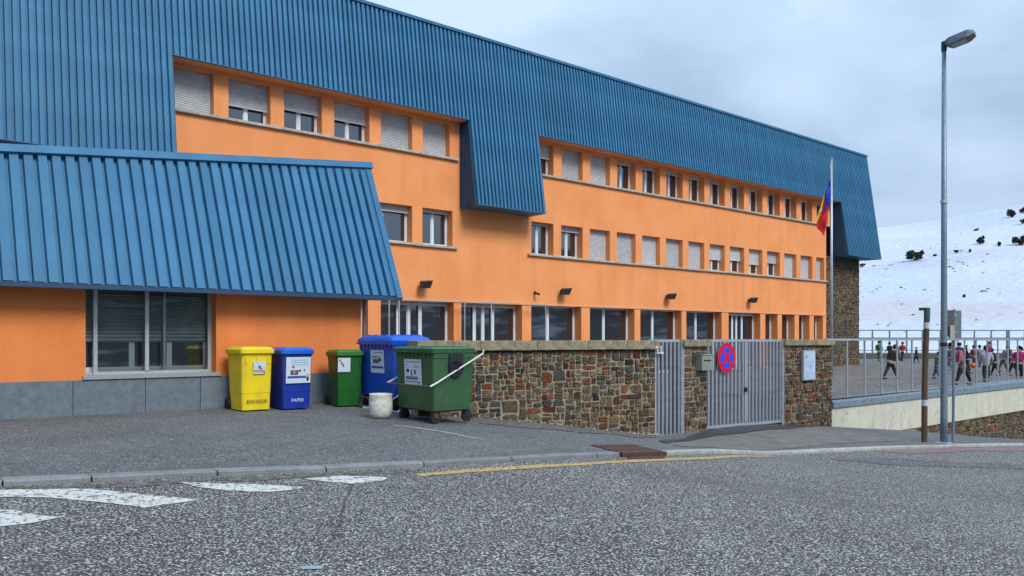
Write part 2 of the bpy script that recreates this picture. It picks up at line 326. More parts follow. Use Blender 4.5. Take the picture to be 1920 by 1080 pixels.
# street wall line: the rubble wall runs at its own angle, the gates and the fence along v = WV
WV = 10.4
WA0, WA1 = Vector((-1.62, 13.78)), Vector((2.87, 16.06))
wu0, wv0 = to_uv(*WA0); wu1, wv1 = to_uv(*WA1)
def back_v(u):
    if u < 7.2: return 14.6
    if u < wu0: return 14.6 + (wv0 + 0.1 - 14.6) * (u - 7.2) / max(0.01, wu0 - 7.2)
    if u < wu1: return wv0 + 0.1 + (wv1 - wv0) * (u - wu0) / (wu1 - wu0)
    return WV + 0.12
tag(part('pavement', grid([-30 + 0.25 * k for k in range(481)], lambda u: (kv(u) + 0.02, back_v(u)), ground, 14), 'pave', smooth=True), kind='structure')
# schoolyard terrace behind the wall
YH = -1.57
def yard_h(u, v):
    if u > 19.3: return YH
    t = max(0, min(1, (v - WV - 0.3) / 3.0)); e = ground(min(u, 19), WV)
    t2 = max(0, min(1, (u - 8) / 4))
    return (e * (1 - t) + YH * t) * t2 + (-1.26) * (1 - t2)
mb = grid([7.0 + 0.4 * k for k in range(31)] + [19.28], lambda u: (back_v(u) if u > 7.5 else 13.5, 23.3), yard_h, 16)
me = mesh('schoolyard_slope', mb, 'yard', True)
tag(link('schoolyard_slope', me), kind='structure')
mb = MB()
for (u0, u1, v0, v1) in ((19.28, 110, WV + 0.14, 23.3), (47.2, 110, 23.3, 80)):
    mb.add([UV(u0, v0, YH), UV(u1, v0, YH), UV(u1, v1, YH), UV(u0, v1, YH)], [(0, 1, 2, 3)])
tag(part('schoolyard', mb, 'yard'), kind='structure')

M['court'] = mat('faded_court_paint', (0.36, 0.35, 0.32), 0.85, (0.24, 0.23, 0.21), 3, 5)
cl_ = tag(empty('court_marking', UV(24, 14, YH + 0.006), A), kind='structure')
for (a_, b_, c_, d_) in ((0, 22, 0, .08), (0, 22, 13, 13.08), (0, .08, .08, 13), (22 - .08, 22, .08, 13), (11, 11.08, .08, 13), (26, 46, 4, 4.08), (26, 26.08, 4.08, 24)):
    mb = MB(); mb.add([(a_, c_, 0), (b_, c_, 0), (b_, d_, 0), (a_, d_, 0)], [(0, 1, 2, 3)]); part('painted_line', mb, 'court', cl_)
# far ground and the snow slope, laid out round the viewpoint's side of the valley
ridge = [(700, 470), (1300, 455), (1655, 422), (1762, 408), (1813, 398), (1920, 379), (2200, 340), (2700, 300), (3400, 330)]
def ridge_h(a, Z=280.0): return (635 - pchip(ridge, a)) / F * Z
def hill_h(a, Z):
    t = (Z - 78) / 202.0
    H = ridge_h(a)
    if t <= 0: h = -3.2
    elif t <= 1: h = -3.2 + (H + 3.2) * (0.22 * t + 0.78 * t ** 1.25)
    else: h = H + (0.045 * (Z - 280)) * 0.9 - 0.0009 * (Z - 280) ** 2 * 0.9 - (Z - 280) * 0.15
    x = (a - 960) / F * Z
    k = min(1, max(0, t * 3)) * (1 if t < 0.9 else max(0.25, 1 - (t - 0.9) * 6))
    return h + k * (2.2 * noise.noise((x / 38, Z / 30, 0.3)) + 1.0 * noise.noise((x / 14, Z / 11, 4.3)) + 0.3 * noise.noise((x / 5, Z / 4, 9)))
mb = MB(); al = [700 + 18 * k for k in range(151)]; zl = [66, 72, 76] + [78 + 4 * k for k in range(70)]
for a_ in al:
    for Z in zl: mb.v.append(((a_ - 960) / F * Z, Z, hill_h(a_, Z) + EYE))
n = len(zl)
for i in range(len(al) - 1):
    for j in range(n - 1): mb.f.append((i * n + j, (i + 1) * n + j, (i + 1) * n + j + 1, i * n + j + 1)); mb.m.append(0)
hill = tag(part('snow_slope', mb, 'snow', smooth=True), kind='structure')
# dirt streaks in the snow: world-positioned brownish bands
t = M['snow'].node_tree; bs = t.nodes['Principled BSDF']; old = bs.inputs['Base Color'].links[0].from_socket
co = t.nodes.new('ShaderNodeTexCoord'); mp = t.nodes.new('ShaderNodeMapping'); mp.inputs['Scale'].default_value = (0.006, 0.006, 0.075)
t.links.new(co.outputs['Object'], mp.inputs[0]); nn = t.nodes.new('ShaderNodeTexNoise'); nn.inputs['Scale'].default_value = 1.0; nn.inputs['Detail'].default_value = 5
t.links.new(mp.outputs[0], nn.inputs['Vector']); rr = t.nodes.new('ShaderNodeMapRange'); rr.inputs[1].default_value = 0.60; rr.inputs[2].default_value = 0.68; rr.inputs[4].default_value = 0.6
t.links.new(nn.outputs[0], rr.inputs[0]); mm = t.nodes.new('ShaderNodeMix'); mm.data_type = 'RGBA'; mm.inputs[7].default_value = (0.50, 0.46, 0.45, 1)
t.links.new(rr.outputs[0], mm.inputs[0]); t.links.new(old, mm.inputs[6]); t.links.new(mm.outputs[2], bs.inputs['Base Color'])
# valley floor everywhere else
mb = MB()
for q in range(1):
    n_ = 48; r0, r1 = 0, 900
    mb.v.append((0, 0, -8.0 + EYE))
    for k in range(n_):
        an = 2 * math.pi * k / n_; mb.v.append((r1 * math.cos(an), r1 * math.sin(an), -8.0 + EYE))
    for k in range(n_): mb.f.append((0, 1 + k, 1 + (k + 1) % n_)); mb.m.append(0)
tag(part('snowy_ground', mb, 'snow'), kind='structure')
# unseen mountainside added behind the camera, kept dark for the window reflections
mb = MB(); n = 9
for i in range(61):
    an = R(150 + 4.05 * i)
    for j in range(n):
        t_ = j / (n - 1); r = 62 + 230 * t_
        x, y = r * math.cos(an), r * math.sin(an)
        h = -6 + 62 * t_ ** 1.2 * (0.75 + 0.35 * noise.noise((i * 0.13, 1.7, 0))) + 5 * t_ * noise.noise((x / 25, y / 25, 2))
        mb.v.append((x, y, h + EYE))
for i in range(60):
    for j in range(n - 1): mb.f.append((i * n + j, (i + 1) * n + j, (i + 1) * n + j + 1, i * n + j + 1)); mb.m.append(0)
tag(part('reflection_mountainside', mb, 'reflection_slope', smooth=True), kind='structure')

# ------------------------------------------------------------------ rubble stonework
def clip(poly, nx, ny, d):
    out = []
    for i in range(len(poly)):
        a, b = poly[i], poly[(i + 1) % len(poly)]
        da, db = nx * a[0] + ny * a[1] - d, nx * b[0] + ny * b[1] - d
        if da <= 0: out.append(a)
        if da * db < 0:
            t = da / (da - db); out.append((a[0] + (b[0] - a[0]) * t, a[1] + (b[1] - a[1]) * t))
    return out
def rubble_cells(x0, x1, zb, zt, area, rnd, gap=0.013, stretch=0.66):
    """roughly squared rubble: the face is split again and again into uneven blocks whose corners are then knocked about"""
    lo = min(zb(x0 + (x1 - x0) * k / 6) for k in range(7)); out = []
    def cut(a, b, c, d, lim):
        w_, h_ = b - a, d - c; ar = w_ * h_
        if ar < lim or (w_ < 0.10 and h_ < 0.08): out.append((a, b, c, d)); return
        q = rnd.uniform(0.32, 0.68)
        def nl(): k = rnd.random(); return area * (5.0 if k < 0.09 else 2.1 if k < 0.34 else 0.9)
        if w_ > h_ * rnd.uniform(1.1, 2.1): m = a + w_ * q; L2 = nl() if ar > area * 8 else lim; cut(a, m, c, d, L2); cut(m, b, c, d, nl() if ar > area * 8 else lim)
        else: m = c + h_ * q; L2 = nl() if ar > area * 8 else lim; cut(a, b, c, m, L2); cut(a, b, m, d, nl() if ar > area * 8 else lim)
    cut(x0, x1, lo, zt, area * 1.3)
    cells = []
    for a, b, c, d in out:
        c2 = max(c, zb((a + b) / 2)); w_, h_ = b - a, d - c2
        if h_ < 0.03 or w_ < 0.03: continue
        g = gap * rnd.uniform(0.5, 1.2) * 0.6; j = min(w_, h_) * 0.26; J = lambda: rnd.uniform(-j, j) * 0.7
        a += g; b -= g; c2 += g; dd = d - g; w_, h_ = b - a, dd - c2; P = []
        for (x, z, sx, sz, first) in ((a, c2, 1, 1, 0), (b, c2, -1, 1, 1), (b, dd, -1, -1, 0), (a, dd, 1, -1, 1)):
            k = rnd.random(); cw, ch = w_ * rnd.uniform(.08, .32), h_ * rnd.uniform(.08, .38)
            if k < 0.30: pts = [(x + sx * w_ * .04, z + sz * h_ * .04)]
            else:
                p1, p2 = (x + sx * cw * .3, z + sz * ch), (x + sx * cw, z + sz * ch * .25); pts = [p1, p2] if first == 0 else [p2, p1]
            P += pts
        P = [(x + J() * .5, z + J() * .5) for x, z in P]
        cells.append((w_ * h_, (a + b) / 2, (c2 + dd) / 2, P))
    cells.sort(key=lambda c: -c[0])
    return cells
def stone_mb(mb, cell, rnd, y0, side=None, mi=0):
    """one stone proud of the plane y = y0 (towards -y)"""
    ar, cx, cz, Q = cell; d = rnd.uniform(0.008, 0.034); k = rnd.uniform(0.80, 0.92)
    tilt, tilz = rnd.uniform(-.05, .05), rnd.uniform(-.05, .05)
    R0 = [(x, y0 + 0.03, z) for x, z in Q]; R1 = [(x, y0 - d * 0.55, z) for x, z in Q]
    R2 = [(cx + (x - cx) * k, y0 - d + tilt * (x - cx) * 1.5 + tilz * (z - cz) * 1.5, cz + (z - cz) * k) for x, z in Q]
    rs = [R0, R1, R2]
    if side: rs = [[side(p) for p in r] for r in rs]
    mb.rings(rs, mi)
def rubble(parent, x0, x1, zb, zt, y0, area, seed, limit=300, gap=0.013, side=None, stuff_only=False):
    rnd = random.Random(seed); cells = rubble_cells(x0, x1, zb, zt, area, rnd, gap)
    rest = MB()
    for i, c in enumerate(cells):
        mi = rnd.choices(range(8), SW)[0]
        if i < limit and not stuff_only:
            mb = MB(); stone_mb(mb, c, rnd, y0, side); part('stone', mb, STN[mi], parent)
        else: stone_mb(rest, c, rnd, y0, side, mi)
    if rest.v: tag(part('small_stones', rest, STN, parent), kind='stuff')
    return len(cells)

# ------------------------------------------------------------------ the school
FV = 23.2                                     # front plane of the long building
school = tag(frame_root('school_building', 0, FV, YH), 'long three storey school in orange render under a steep blue ribbed metal roof', 'building')
def L(h): return h - YH                        # local height inside the school root
def pl_(k): return 21.91 + 1.634 * k
ROOF_TOP = 11.0
wall = MB()
def wb(u0, u1, h0, h1, th=0.45): wall.box(u0, u1, 0, th, L(h0), L(h1))
G = [(13.34, 13.82), (16.82, 17.15), (20.04, 20.51), (23.24, 23.74), (26.51, 26.89), (29.77, 30.12), (32.87, 33.44), (36.2, 36.66), (37.81, 38.22), (39.48, 39.91), (41.01, 41.47), (42.45, 42.8)]
UE = 42.8
wb(-4, 10.5, YH, 1.34)
for a_, b_ in G: wb(a_, b_, YH, 1.34)
wb(-4, UE, 1.34, 3.2)
PA = [(12.2, 12.4), (13.4, 13.82), (15.06, 15.48)]
wb(-4, 10.5, 3.2, 4.55); wb(10.5, 12.4, 3.2, 4.55)
wb(13.4 - 0.0, 13.82 - 0.0, 3.2, 4.55) if False else None
wb(15.06, 15.48, 3.2, 4.55); wb(16.76, 20.52, 3.2, 4.55)
for k in range(13): wb(pl_(k) - 0.225, pl_(k) + 0.2, 3.2, 4.55)
wb(42.58, UE, 3.2, 4.55)
wb(-4, UE, 4.55, 6.36)
wb(-4, 6.9, 6.36, 7.65)
P2A = [8.5, 10.21, 11.9, 13.61, 15.28]
for c in P2A: wb(c - 0.215, c + 0.215, 6.36, 7.65)
wb(16.64, 20.45, 6.36, 7.65)
for k in range(13): wb(pl_(k) - 0.225, pl_(k) + 0.225, 6.36, 7.65)
wb(42.95, 43.3, 6.36, 7.65)
wb(-4, 43.3, 7.65, 10.8)
o = part('front_wall', wall, 'orange', school)
# other walls and core (closed volume so the building is real from other sides)
core = MB()
core.box(-4, UE, 11.55, 12.0, 0, L(10.8)); core.box(-4, -3.6, 0.452, 11.548, 0, L(10.8)); core.box(42.9, 43.3, 0.452, 11.548, L(4.75), L(10.8))
part('rear_wall', core, 'orange', school)
back = MB(); back.box(-3.6, 42.4, 2.4, 2.5, 0, L(10.8)); part('inner_wall', back, mat('dim_interior', (0.10, 0.09, 0.08), 0.9), school)
# ground floor beam lip above the loggia openings
lip = MB(); lip.box(13.2, UE - 0.002, -0.03, -0.002, L(1.30), L(1.36)); part('lintel_drip', lip, mat('pale_orange_edge', (0.80, 0.38, 0.2), 0.8), school)
def sills(u0, u1, h):
    n = max(1, round((u1 - u0) / 1.634)); w_ = (u1 - u0) / n
    for k in range(n):
        mb = MB(); mb.box(0.004, w_ - 0.006, -0.11, 0.30, 0, 0.075); part('sill_slab', mb, 'conc', school, bevel=0.006, loc=(u0 + k * w_, 0, L(h) + random.uniform(-.006, .006)))
sills(6.96, 17.0, 6.361); sills(20.42, 43.2, 6.361); sills(13.3, 16.95, 3.201); sills(20.3, 42.8, 3.201)
# --- windows: frame (part) > panes, shutter (sub-parts)
def window(u0, u1, h0, h1, shut=0.0, depth=0.34, mull=0.5, fm='pvc', bar=0.055, parent=school, label=None, l=L, off=0.0):
    y = depth + off; z0, z1 = l(h0), l(h1); f = MB(); w_ = u1 - u0
    f.box(u0, u1, y, y + 0.07, z0, z0 + bar); f.box(u0, u1, y, y + 0.07, z1 - bar, z1)
    f.box(u0, u0 + bar, y, y + 0.07, z0 + bar, z1 - bar); f.box(u1 - bar, u1, y, y + 0.07, z0 + bar, z1 - bar)
    m = u0 + w_ * mull; f.box(m - bar * 0.8, m + bar * 0.8, y - 0.012, y + 0.07, z0 + bar, z1 - bar)
    # sash edges
    for a_, b_ in ((u0 + bar, m - bar * 0.8), (m + bar * 0.8, u1 - bar)):
        f.box(a_, a_ + 0.03, y + 0.012, y + 0.06, z0 + bar, z1 - bar); f.box(b_ - 0.03, b_, y + 0.012, y + 0.06, z0 + bar, z1 - bar)
        f.box(a_ + 0.03, b_ - 0.03, y + 0.012, y + 0.06, z0 + bar, z0 + bar + 0.03); f.box(a_ + 0.03, b_ - 0.03, y + 0.012, y + 0.06, z1 - bar - 0.03, z1 - bar)
    win = part('window', f, fm, parent)
    if label: win['label'] = label
    for a_, b_ in ((u0 + bar + 0.03, m - bar * 0.8 - 0.03), (m + bar * 0.8 + 0.03, u1 - bar - 0.03)):
        g = MB(); g.box(a_, b_, y + 0.03, y + 0.045, z0 + bar + 0.03, z1 - bar - 0.03); part('glass_pane', g, 'glass', win)
    if shut > 0:
        s = MB(); hh = (z1 - z0) * shut; n = max(2, int(hh / 0.05)); sh = hh / n
        for k in range(n):
            zt = z1 - k * sh
            s.add([(u0 + .01, y - 0.10, zt), (u1 - .01, y - 0.10, zt), (u1 - .01, y - 0.118, zt - sh * 0.5), (u0 + .01, y - 0.118, zt - sh * 0.5), (u1 - .01, y - 0.10, zt - sh * 0.92), (u0 + .01, y - 0.10, zt - sh * 0.92),
                   (u1 - .01, y - 0.085, zt - sh), (u0 + .01, y - 0.085, zt - sh)], [(0, 3, 2, 1), (3, 5, 4, 2), (5, 7, 6, 4)])
        s.box(u0 + .01, u1 - .01, y - 0.115, y - 0.08, z1 - hh - 0.02 + (0.02 if shut > 0.97 else 0), z1 - hh + 0.01 + (0.01 if shut > 0.97 else 0))
        part('roller_shutter', s, 'shut', win)
    # jamb guides
    return win
o2a = [7.0] + P2A
for i, sh_ in enumerate([1.0, 0.62, 0.46, 0.47, 1.0, 1.0]):
    a_ = (o2a[i] + 0.215) if i else 6.95
    b_ = (P2A[i] - 0.215) if i < 5 else 16.64
    window(a_, b_, 6.44, 7.65, sh_)
ss = [0.42, 1, 1, .10, .10, .10, .10, .10, 0.06, 0.06, 0.06, 0.06, 0.06, 0.06]
for i in range(14):
    a_ = 20.45 if i == 0 else pl_(i - 1) + 0.225; b_ = pl_(i) - 0.225 if i < 13 else 42.95
    window(a_, b_, 6.44, 7.65, ss[i])
window(12.4, 15.06, 3.28, 4.55, 0.17, mull=0.62); window(15.48, 16.76, 3.28, 4.55, 0.08)
s1 = [0.05, 0.16, 1, 1, 1, 1, 1, 0.55, 0.5, 0.58, 0.45, 1, 1, 1]
for i in range(14):
    a_ = 20.52 if i == 0 else pl_(i - 1) + 0.2; b_ = pl_(i) - 0.225 if i < 13 else 42.58
    window(a_, b_, 3.28, 4.55, s1[i])
# ground floor glazing
gops = [(10.5, 13.34)] + [(G[i][1], G[i + 1][0]) for i in range(len(G) - 1)]
for i, (a_, b_) in enumerate(gops):
    window(a_, b_, YH + 0.02, 1.34, 0, depth=0.4, mull=0.45, bar=0.06)
    if i in (1, 2, 7):      # doors with heavier white frames
        d = MB(); w_ = b_ - a_
        for q in (0.30, 0.60): d.box(a_ + w_ * q - 0.07, a_ + w_ * q + 0.07, 0.36, 0.40, 0.05, L(1.30))
        d.box(a_, b_, 0.37, 0.395, L(1.16), L(1.24)); part('door_frame', d, 'pvc', school)
# slim steel porch frame in front of the first bays
pf = MB()
for u in (13.9, 14.28, 17.0, 18.2, 20.9):
    pf.box(u - 0.016, u + 0.016, -0.415, -0.383, 0.0, L(1.30))
pf.box(13.88, 20.92, -0.42, -0.38, L(1.302), L(1.335)); 
part('porch_frame', pf, 'alu', school)
# --- roof: ribbed panels, one object per rib bay
PIT = 0.172; U0 = -3.024; SL = 0.143
def off(h): return 0.1 + (ROOF_TOP - h) * SL      # how far the roof plane stands out from the wall plane
def panel_mesh(hb, ht):
    mb = MB(); prof = [(0, -0.10), (0.056, -0.10), (0.068, 0), (PIT - 0.012, 0), (PIT, -0.10)]
    lo = [(x, -off(hb) - y_, L(hb)) for x, y_ in prof]; hi = [(x, -off(ht) - y_, L(ht)) for x, y_ in prof]
    n = len(prof); mb.add(lo + hi, [(i, i + 1, n + i + 1, n + i) for i in range(n - 1)])
    return mesh('roof_panel', mb, 'blue')
HB = {'low': 4.72, 'high': 7.76}
pm = {k: panel_mesh(h, ROOF_TOP) for k, h in HB.items()}
for i in range(293):
    link('roof_panel', pm['low' if i < 58 or 117 <= i < 136 or i >= 270 else 'high'], school, (U0 + i * PIT, 0, 0))
def ui(i): return U0 + i * PIT
tr = MB(); sf = MB()
def hem(i0, i1, h):      # drip edge and soffit under a run of panels
    o_ = off(h); a_, b_ = ui(i0), ui(i1)
    tr.box(a_, b_, -o_ - 0.012, -o_ + 0.085, L(h) - 0.022, L(h) - 0.003)
    (sf if h > 6 else tr).box(a_, b_, -o_ + 0.087, -0.003, L(h) - 0.02, L(h) - 0.006)
hem(0, 58, 4.72); hem(58, 117, 7.76); hem(117, 136, 4.72); hem(136, 270, 7.76); hem(270, 293, 4.72)
part('drip_edge', tr, 'blue_trim', school); part('soffit', sf, 'orange', school)
cap = MB(); cap.box(U0, ui(293) + 0.03, -0.16, 0.3, L(ROOF_TOP) - 0.06, L(ROOF_TOP) + 0.04); part('ridge_cap', cap, 'blue_trim', school)
deck = MB(); deck.box(U0, ui(293), 0.302, 12.0, L(10.82), L(10.95)); part('flat_roof', deck, 'blue_dark', school)
def cheek(i, right=False):   # side wall closing a dropped section of roof
    u = ui(i); mb = MB(); n = 7; hb, ht = 4.70, 7.76 + 0.02
    for k in range(n):
        a0, a1 = k / n, (k + 1) / n; am = a0 + (a1 - a0) * 0.6
        for (p, q, d) in ((a0, am, 0.0), (am, a1, 0.03)):
            s_ = -1 if not right else 1
            x0 = u + s_ * (0.03 - d) ; x1 = u + (-s_) * 0.012
            b = [(x0, -off(hb) * q, L(hb)), (x1, -off(hb) * q, L(hb)), (x1, -off(hb) * p, L(hb)), (x0, -off(hb) * p, L(hb))]
            t = [(x0, -off(ht) * q, L(ht)), (x1, -off(ht) * q, L(ht)), (x1, -off(ht) * p, L(ht)), (x0, -off(ht) * p, L(ht))]
            mb.hexa(b, t)
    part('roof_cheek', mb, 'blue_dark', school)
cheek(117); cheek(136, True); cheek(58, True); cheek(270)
endp = MB(); b = [(ui(293), -off(4.72), L(4.72)), (ui(293), 11.9, L(4.72)), (ui(293) + .02, 11.9, L(4.72)), (ui(293) + .02, -off(4.72), L(4.72))]
t = [(ui(293), -off(ROOF_TOP), L(ROOF_TOP)), (ui(293), 11.9, L(ROOF_TOP)), (ui(293) + .02, 11.9, L(ROOF_TOP)), (ui(293) + .02, -off(ROOF_TOP), L(ROOF_TOP))]
endp.hexa(b, t); part('gable_cladding', endp, 'blue', school)
# --- stone end tower
tw = MB(); tw.box(UE + 0.002, 46.7, 0.03, 11.9, 0, L(4.69)); part('tower_wall', tw, 'mortar', school)
rubble(school, UE + 0.02, 46.7, lambda x: L(YH), L(4.69), 0.03, 0.024, 5, gap=0.010, stuff_only=True)
rubble(school, 0.03, 4.0, lambda x: L(YH), L(4.69), 0.0, 0.05, 6, gap=0.010, stuff_only=True, side=lambda p: (46.7 - p[1], p[0], p[2]))

# ------------------------------------------------------------------ the annex with the big sloping roof
AV = 14.3; AH = -1.30
annex = tag(frame_root('annex_building', 0, AV, AH), 'low orange annex with a wide sloping blue metal roof and grey stone base', 'building')
def LA(h): return h - AH
aw = MB(); AL, AR = -6.0, 8.06
aw.box(AL, 3.05, 0, 0.3, LA(-0.67), LA(1.2)); aw.box(5.15, AR, 0, 0.3, LA(-0.67), LA(1.2)); aw.box(3.05, 5.15, 0, 0.3, LA(0.86), LA(1.2))
aw.box(AR - 0.3, AR, 0.302, 8.8, 0, LA(1.2)); aw.box(AL, AL + 0.3, 0.302, 8.8, 0, LA(1.2))
aw.box(AL, AR, 0.002, 0.298, LA(-1.5), LA(-0.672))
part('wall', aw, 'orange2', annex)
joints = [AL, -4.4, -2.8, -1.2, 0.55, 2.86, 3.95, 4.86, 5.75, 6.9, AR + 0.02]
for a_, b_ in zip(joints, joints[1:]):
    mb = MB(); top = -0.665 if b_ < 2.9 or a_ > 5.0 else -0.67
    mb.box(0.004, b_ - a_ - 0.004, -0.045, -0.003, LA(-1.5), LA(top)); part('plinth_slab', mb, 'slab', annex, loc=(a_, 0, 0), bevel=0.004)
mb = MB(); mb.box(3.0, 5.22, -0.075, 0.30, LA(-0.662), LA(-0.60)); part('window_sill', mb, mat('pale_grey_sill', (0.30, 0.33, 0.35), 0.7), annex, bevel=0.005)
# sliding window: outer pair of sashes, rear white window and shutter seen through them
fr = MB(); y = 0.24; z0, z1 = LA(-0.60), LA(0.86)
fr.box(3.22, 3.28, y, y + .06, z0, z1); fr.box(5.09, 5.15, y, y + .06, z0, z1); fr.box(3.28, 5.09, y, y + .06, z0, z0 + 0.05); fr.box(3.28, 5.09, y, y + .06, z1 - 0.05, z1)
fr.box(3.055, 3.22, y + 0.05, y + .09, z0, z0 + 0.05)
fr.box(4.02, 4.08, y - .02, y + .06, z0 + .05, z1 - .05)
win = part('sliding_window', fr, 'alu', annex)
for a_, b_, yy in ((3.28, 4.02, 0.265), (4.08, 5.09, 0.27)):
    g = MB(); g.add([(a_, yy, z0 + .05), (b_, yy, z0 + .05), (b_, yy, z1 - .05), (a_, yy, z1 - .05)], [(0, 1, 2, 3)])
    gm = bpy.data.materials.get('clear_window_glass')
    if not gm:
        gm = bpy.data.materials.new('clear_window_glass'); gm.use_nodes = True; t = gm.node_tree; t.nodes.clear()
        oo = t.nodes.new('ShaderNodeOutputMaterial'); ms = t.nodes.new('ShaderNodeMixShader'); tr_ = t.nodes.new('ShaderNodeBsdfTransparent'); gl = t.nodes.new('ShaderNodeBsdfGlossy')
        tr_.inputs[0].default_value = (0.80, 0.87, 0.86, 1); gl.inputs['Roughness'].default_value = 0.02; fn = t.nodes.new('ShaderNodeFresnel'); fn.inputs[0].default_value = 1.6
        t.links.new(fn.outputs[0], ms.inputs[0]); t.links.new(tr_.outputs[0], ms.inputs[1]); t.links.new(gl.outputs[0], ms.inputs[2]); t.links.new(ms.outputs[0], oo.inputs[0])
    part('glass_pane', g, gm, win)
st = MB(); st.box(4.34, 4.38, y + .065, y + .10, z0 + .05, z1 - .05); part('inner_stile', st, 'alu', win)
# inner window
f = MB(); yy = 0.46; zs = LA(-0.06)
f.box(3.06, 5.14, yy, yy + .06, z0 - 0.0, z0 + 0.12); 
for c in (3.06, 3.82, 4.44, 5.08): f.box(c, c + 0.09, yy, yy + .06, z0 + .12, zs)
win2 = part('inner_window', f, 'pvc', annex)
g = MB(); g.box(3.06, 5.14, yy + .02, yy + .04, z0, z1 + 0.1); part('glass_pane', g, 'glass', win2)
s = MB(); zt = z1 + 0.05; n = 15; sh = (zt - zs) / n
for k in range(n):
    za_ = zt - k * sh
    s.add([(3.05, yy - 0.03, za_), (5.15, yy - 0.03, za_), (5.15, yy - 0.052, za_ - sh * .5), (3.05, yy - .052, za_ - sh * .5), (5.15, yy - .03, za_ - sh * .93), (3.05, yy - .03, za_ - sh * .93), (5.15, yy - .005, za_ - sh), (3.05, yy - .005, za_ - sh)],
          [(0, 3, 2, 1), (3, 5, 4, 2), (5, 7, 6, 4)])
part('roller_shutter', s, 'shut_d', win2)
# its roof
AS = 0.45; EH = 0.86; EO = 0.5
def atop(u): return 2.97 + 0.107 * (u - 1.98)
def av(h): return -EO + (h - EH) * AS            # local y of the roof plane at height h
AP = 0.2; nA = 74; AU1 = 8.72; AU0 = AU1 - 0.13 - nA * AP
for i in range(nA):
    u0 = AU0 + i * AP; mb = MB(); prof = [(0, -0.085), (0.05, -0.085), (0.062, 0.0), (0.188, 0.0), (AP, -0.085)]
    lo = [(x, av(EH) - y_, LA(EH) + y_ * AS) for x, y_ in prof]
    hi = [(x, av(atop(u0 + x)) - y_, LA(atop(u0 + x)) + y_ * AS) for x, y_ in prof]
    n = len(prof); mb.add(lo + hi, [(k, k + 1, n + k + 1, n + k) for k in range(n - 1)])
    part('roof_panel', mb, 'blue', annex, loc=(u0, 0, 0))
mb = MB()
def slantbox(mb, u0, u1, h0, h1, o0, o1):
    """a strip lying on the roof plane between heights h0(u), h1(u), standing o0..o1 proud of it"""
    P = lambda u, h, o_: (u, av(h) - o_, LA(h) + o_ * AS)
    b = [P(u0, h0(u0), o0), P(u1, h0(u1), o0), P(u1, h0(u1), o1), P(u0, h0(u0), o1)]
    t = [P(u0, h1(u0), o0), P(u1, h1(u1), o0), P(u1, h1(u1), o1), P(u0, h1(u0), o1)]
    mb.hexa(b, t)
slantbox(mb, AU0, AU1 + 0.03, lambda u: atop(u) - 0.06, lambda u: atop(u) + 0.07, -0.04, 0.05); part('ridge_cap', mb, 'blue_trim', annex)
mb = MB(); slantbox(mb, AU1 - 0.13, AU1, lambda u: EH - 0.04, lambda u: atop(u) - 0.065, -0.05, 0.012); part('verge_trim', mb, 'blue_trim', annex)
mb = MB()
n = 46
for k in range(n):
    h_ = EH + (atop(8.6) - EH) * (k + 0.25) / n; slantbox(mb, AU1 - 0.185, AU1 - 0.145, lambda u: h_, lambda u: h_ + 0.03, -0.04, 0.004)
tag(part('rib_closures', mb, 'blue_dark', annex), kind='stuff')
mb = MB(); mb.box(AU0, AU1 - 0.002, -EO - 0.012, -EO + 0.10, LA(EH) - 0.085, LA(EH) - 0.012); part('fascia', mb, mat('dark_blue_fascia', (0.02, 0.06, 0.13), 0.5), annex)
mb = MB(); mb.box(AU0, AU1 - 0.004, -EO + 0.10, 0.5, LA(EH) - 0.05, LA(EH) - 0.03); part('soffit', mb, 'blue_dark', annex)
mb = MB()
mb.hexa([(AU0, av(2.6) + .1, LA(atop(AU0)) - .2), (AU1, av(3.6) + .0, LA(atop(AU1)) - .2), (AU1, 8.6, LA(atop(AU1)) - .2), (AU0, 8.6, LA(atop(AU0)) - .2)],
        [(AU0, av(2.6) + .1, LA(atop(AU0)) - .05), (AU1, av(3.6) + .0, LA(atop(AU1)) - .05), (AU1, 8.6, LA(atop(AU1)) - .05), (AU0, 8.6, LA(atop(AU0)) - .05)])
part('flat_roof', mb, 'blue_dark', annex)
mb = MB(); mb.hexa([(AU1 - .02, -EO, LA(EH)), (AU1, -EO, LA(EH)), (AU1, 8.6, LA(EH)), (AU1 - .02, 8.6, LA(EH))],
                   [(AU1 - .02, av(atop(AU1)), LA(atop(AU1)) - .05), (AU1, av(atop(AU1)), LA(atop(AU1)) - .05), (AU1, 8.6, LA(atop(AU1)) - .05), (AU1 - .02, 8.6, LA(atop(AU1)) - .05)])
part('gable_cladding', mb, 'blue', annex)
mb = MB(); mb.tube([(8.13, -0.02, 0.03), (8.13, -0.02, LA(0.80))], 0.035, 10); part('drainpipe', mb, 'sg_back', annex)

# ------------------------------------------------------------------ boundary wall, piers, gates
wd = (WA1 - WA0); wl = wd.length; wang = math.atan2(wd.y, wd.x)
rw = tag(empty('rubble_stone_wall', (WA0.x, WA0.y, EYE - 2.2), wang), 'long rubble stone wall with concrete coping between green container and gate', 'wall')
def zg(x):
    p = WA0 + wd.normalized() * x; return ground(*to_uv(p.x, p.y)) + 2.2
mb = MB(); mb.hexa([(0, 0, -0.3), (wl, 0, -0.3), (wl, 0.34, -0.3), (0, 0.34, -0.3)], [(0, 0, 1.98), (wl, 0, 1.98), (wl, 0.34, 1.98), (0, 0.34, 1.98)])
part('wall_core', mb, 'mortar', rw)
nst = rubble(rw, 0.0, wl, lambda x: zg(x) - 0.03, 1.97, 0.0, 0.0205, 11, gap=0.012)
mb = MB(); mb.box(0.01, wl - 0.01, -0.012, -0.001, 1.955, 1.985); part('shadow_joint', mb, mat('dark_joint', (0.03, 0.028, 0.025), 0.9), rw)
cj = [-0.05, 1.15, 2.3, 3.4, 4.3, wl + 0.06]
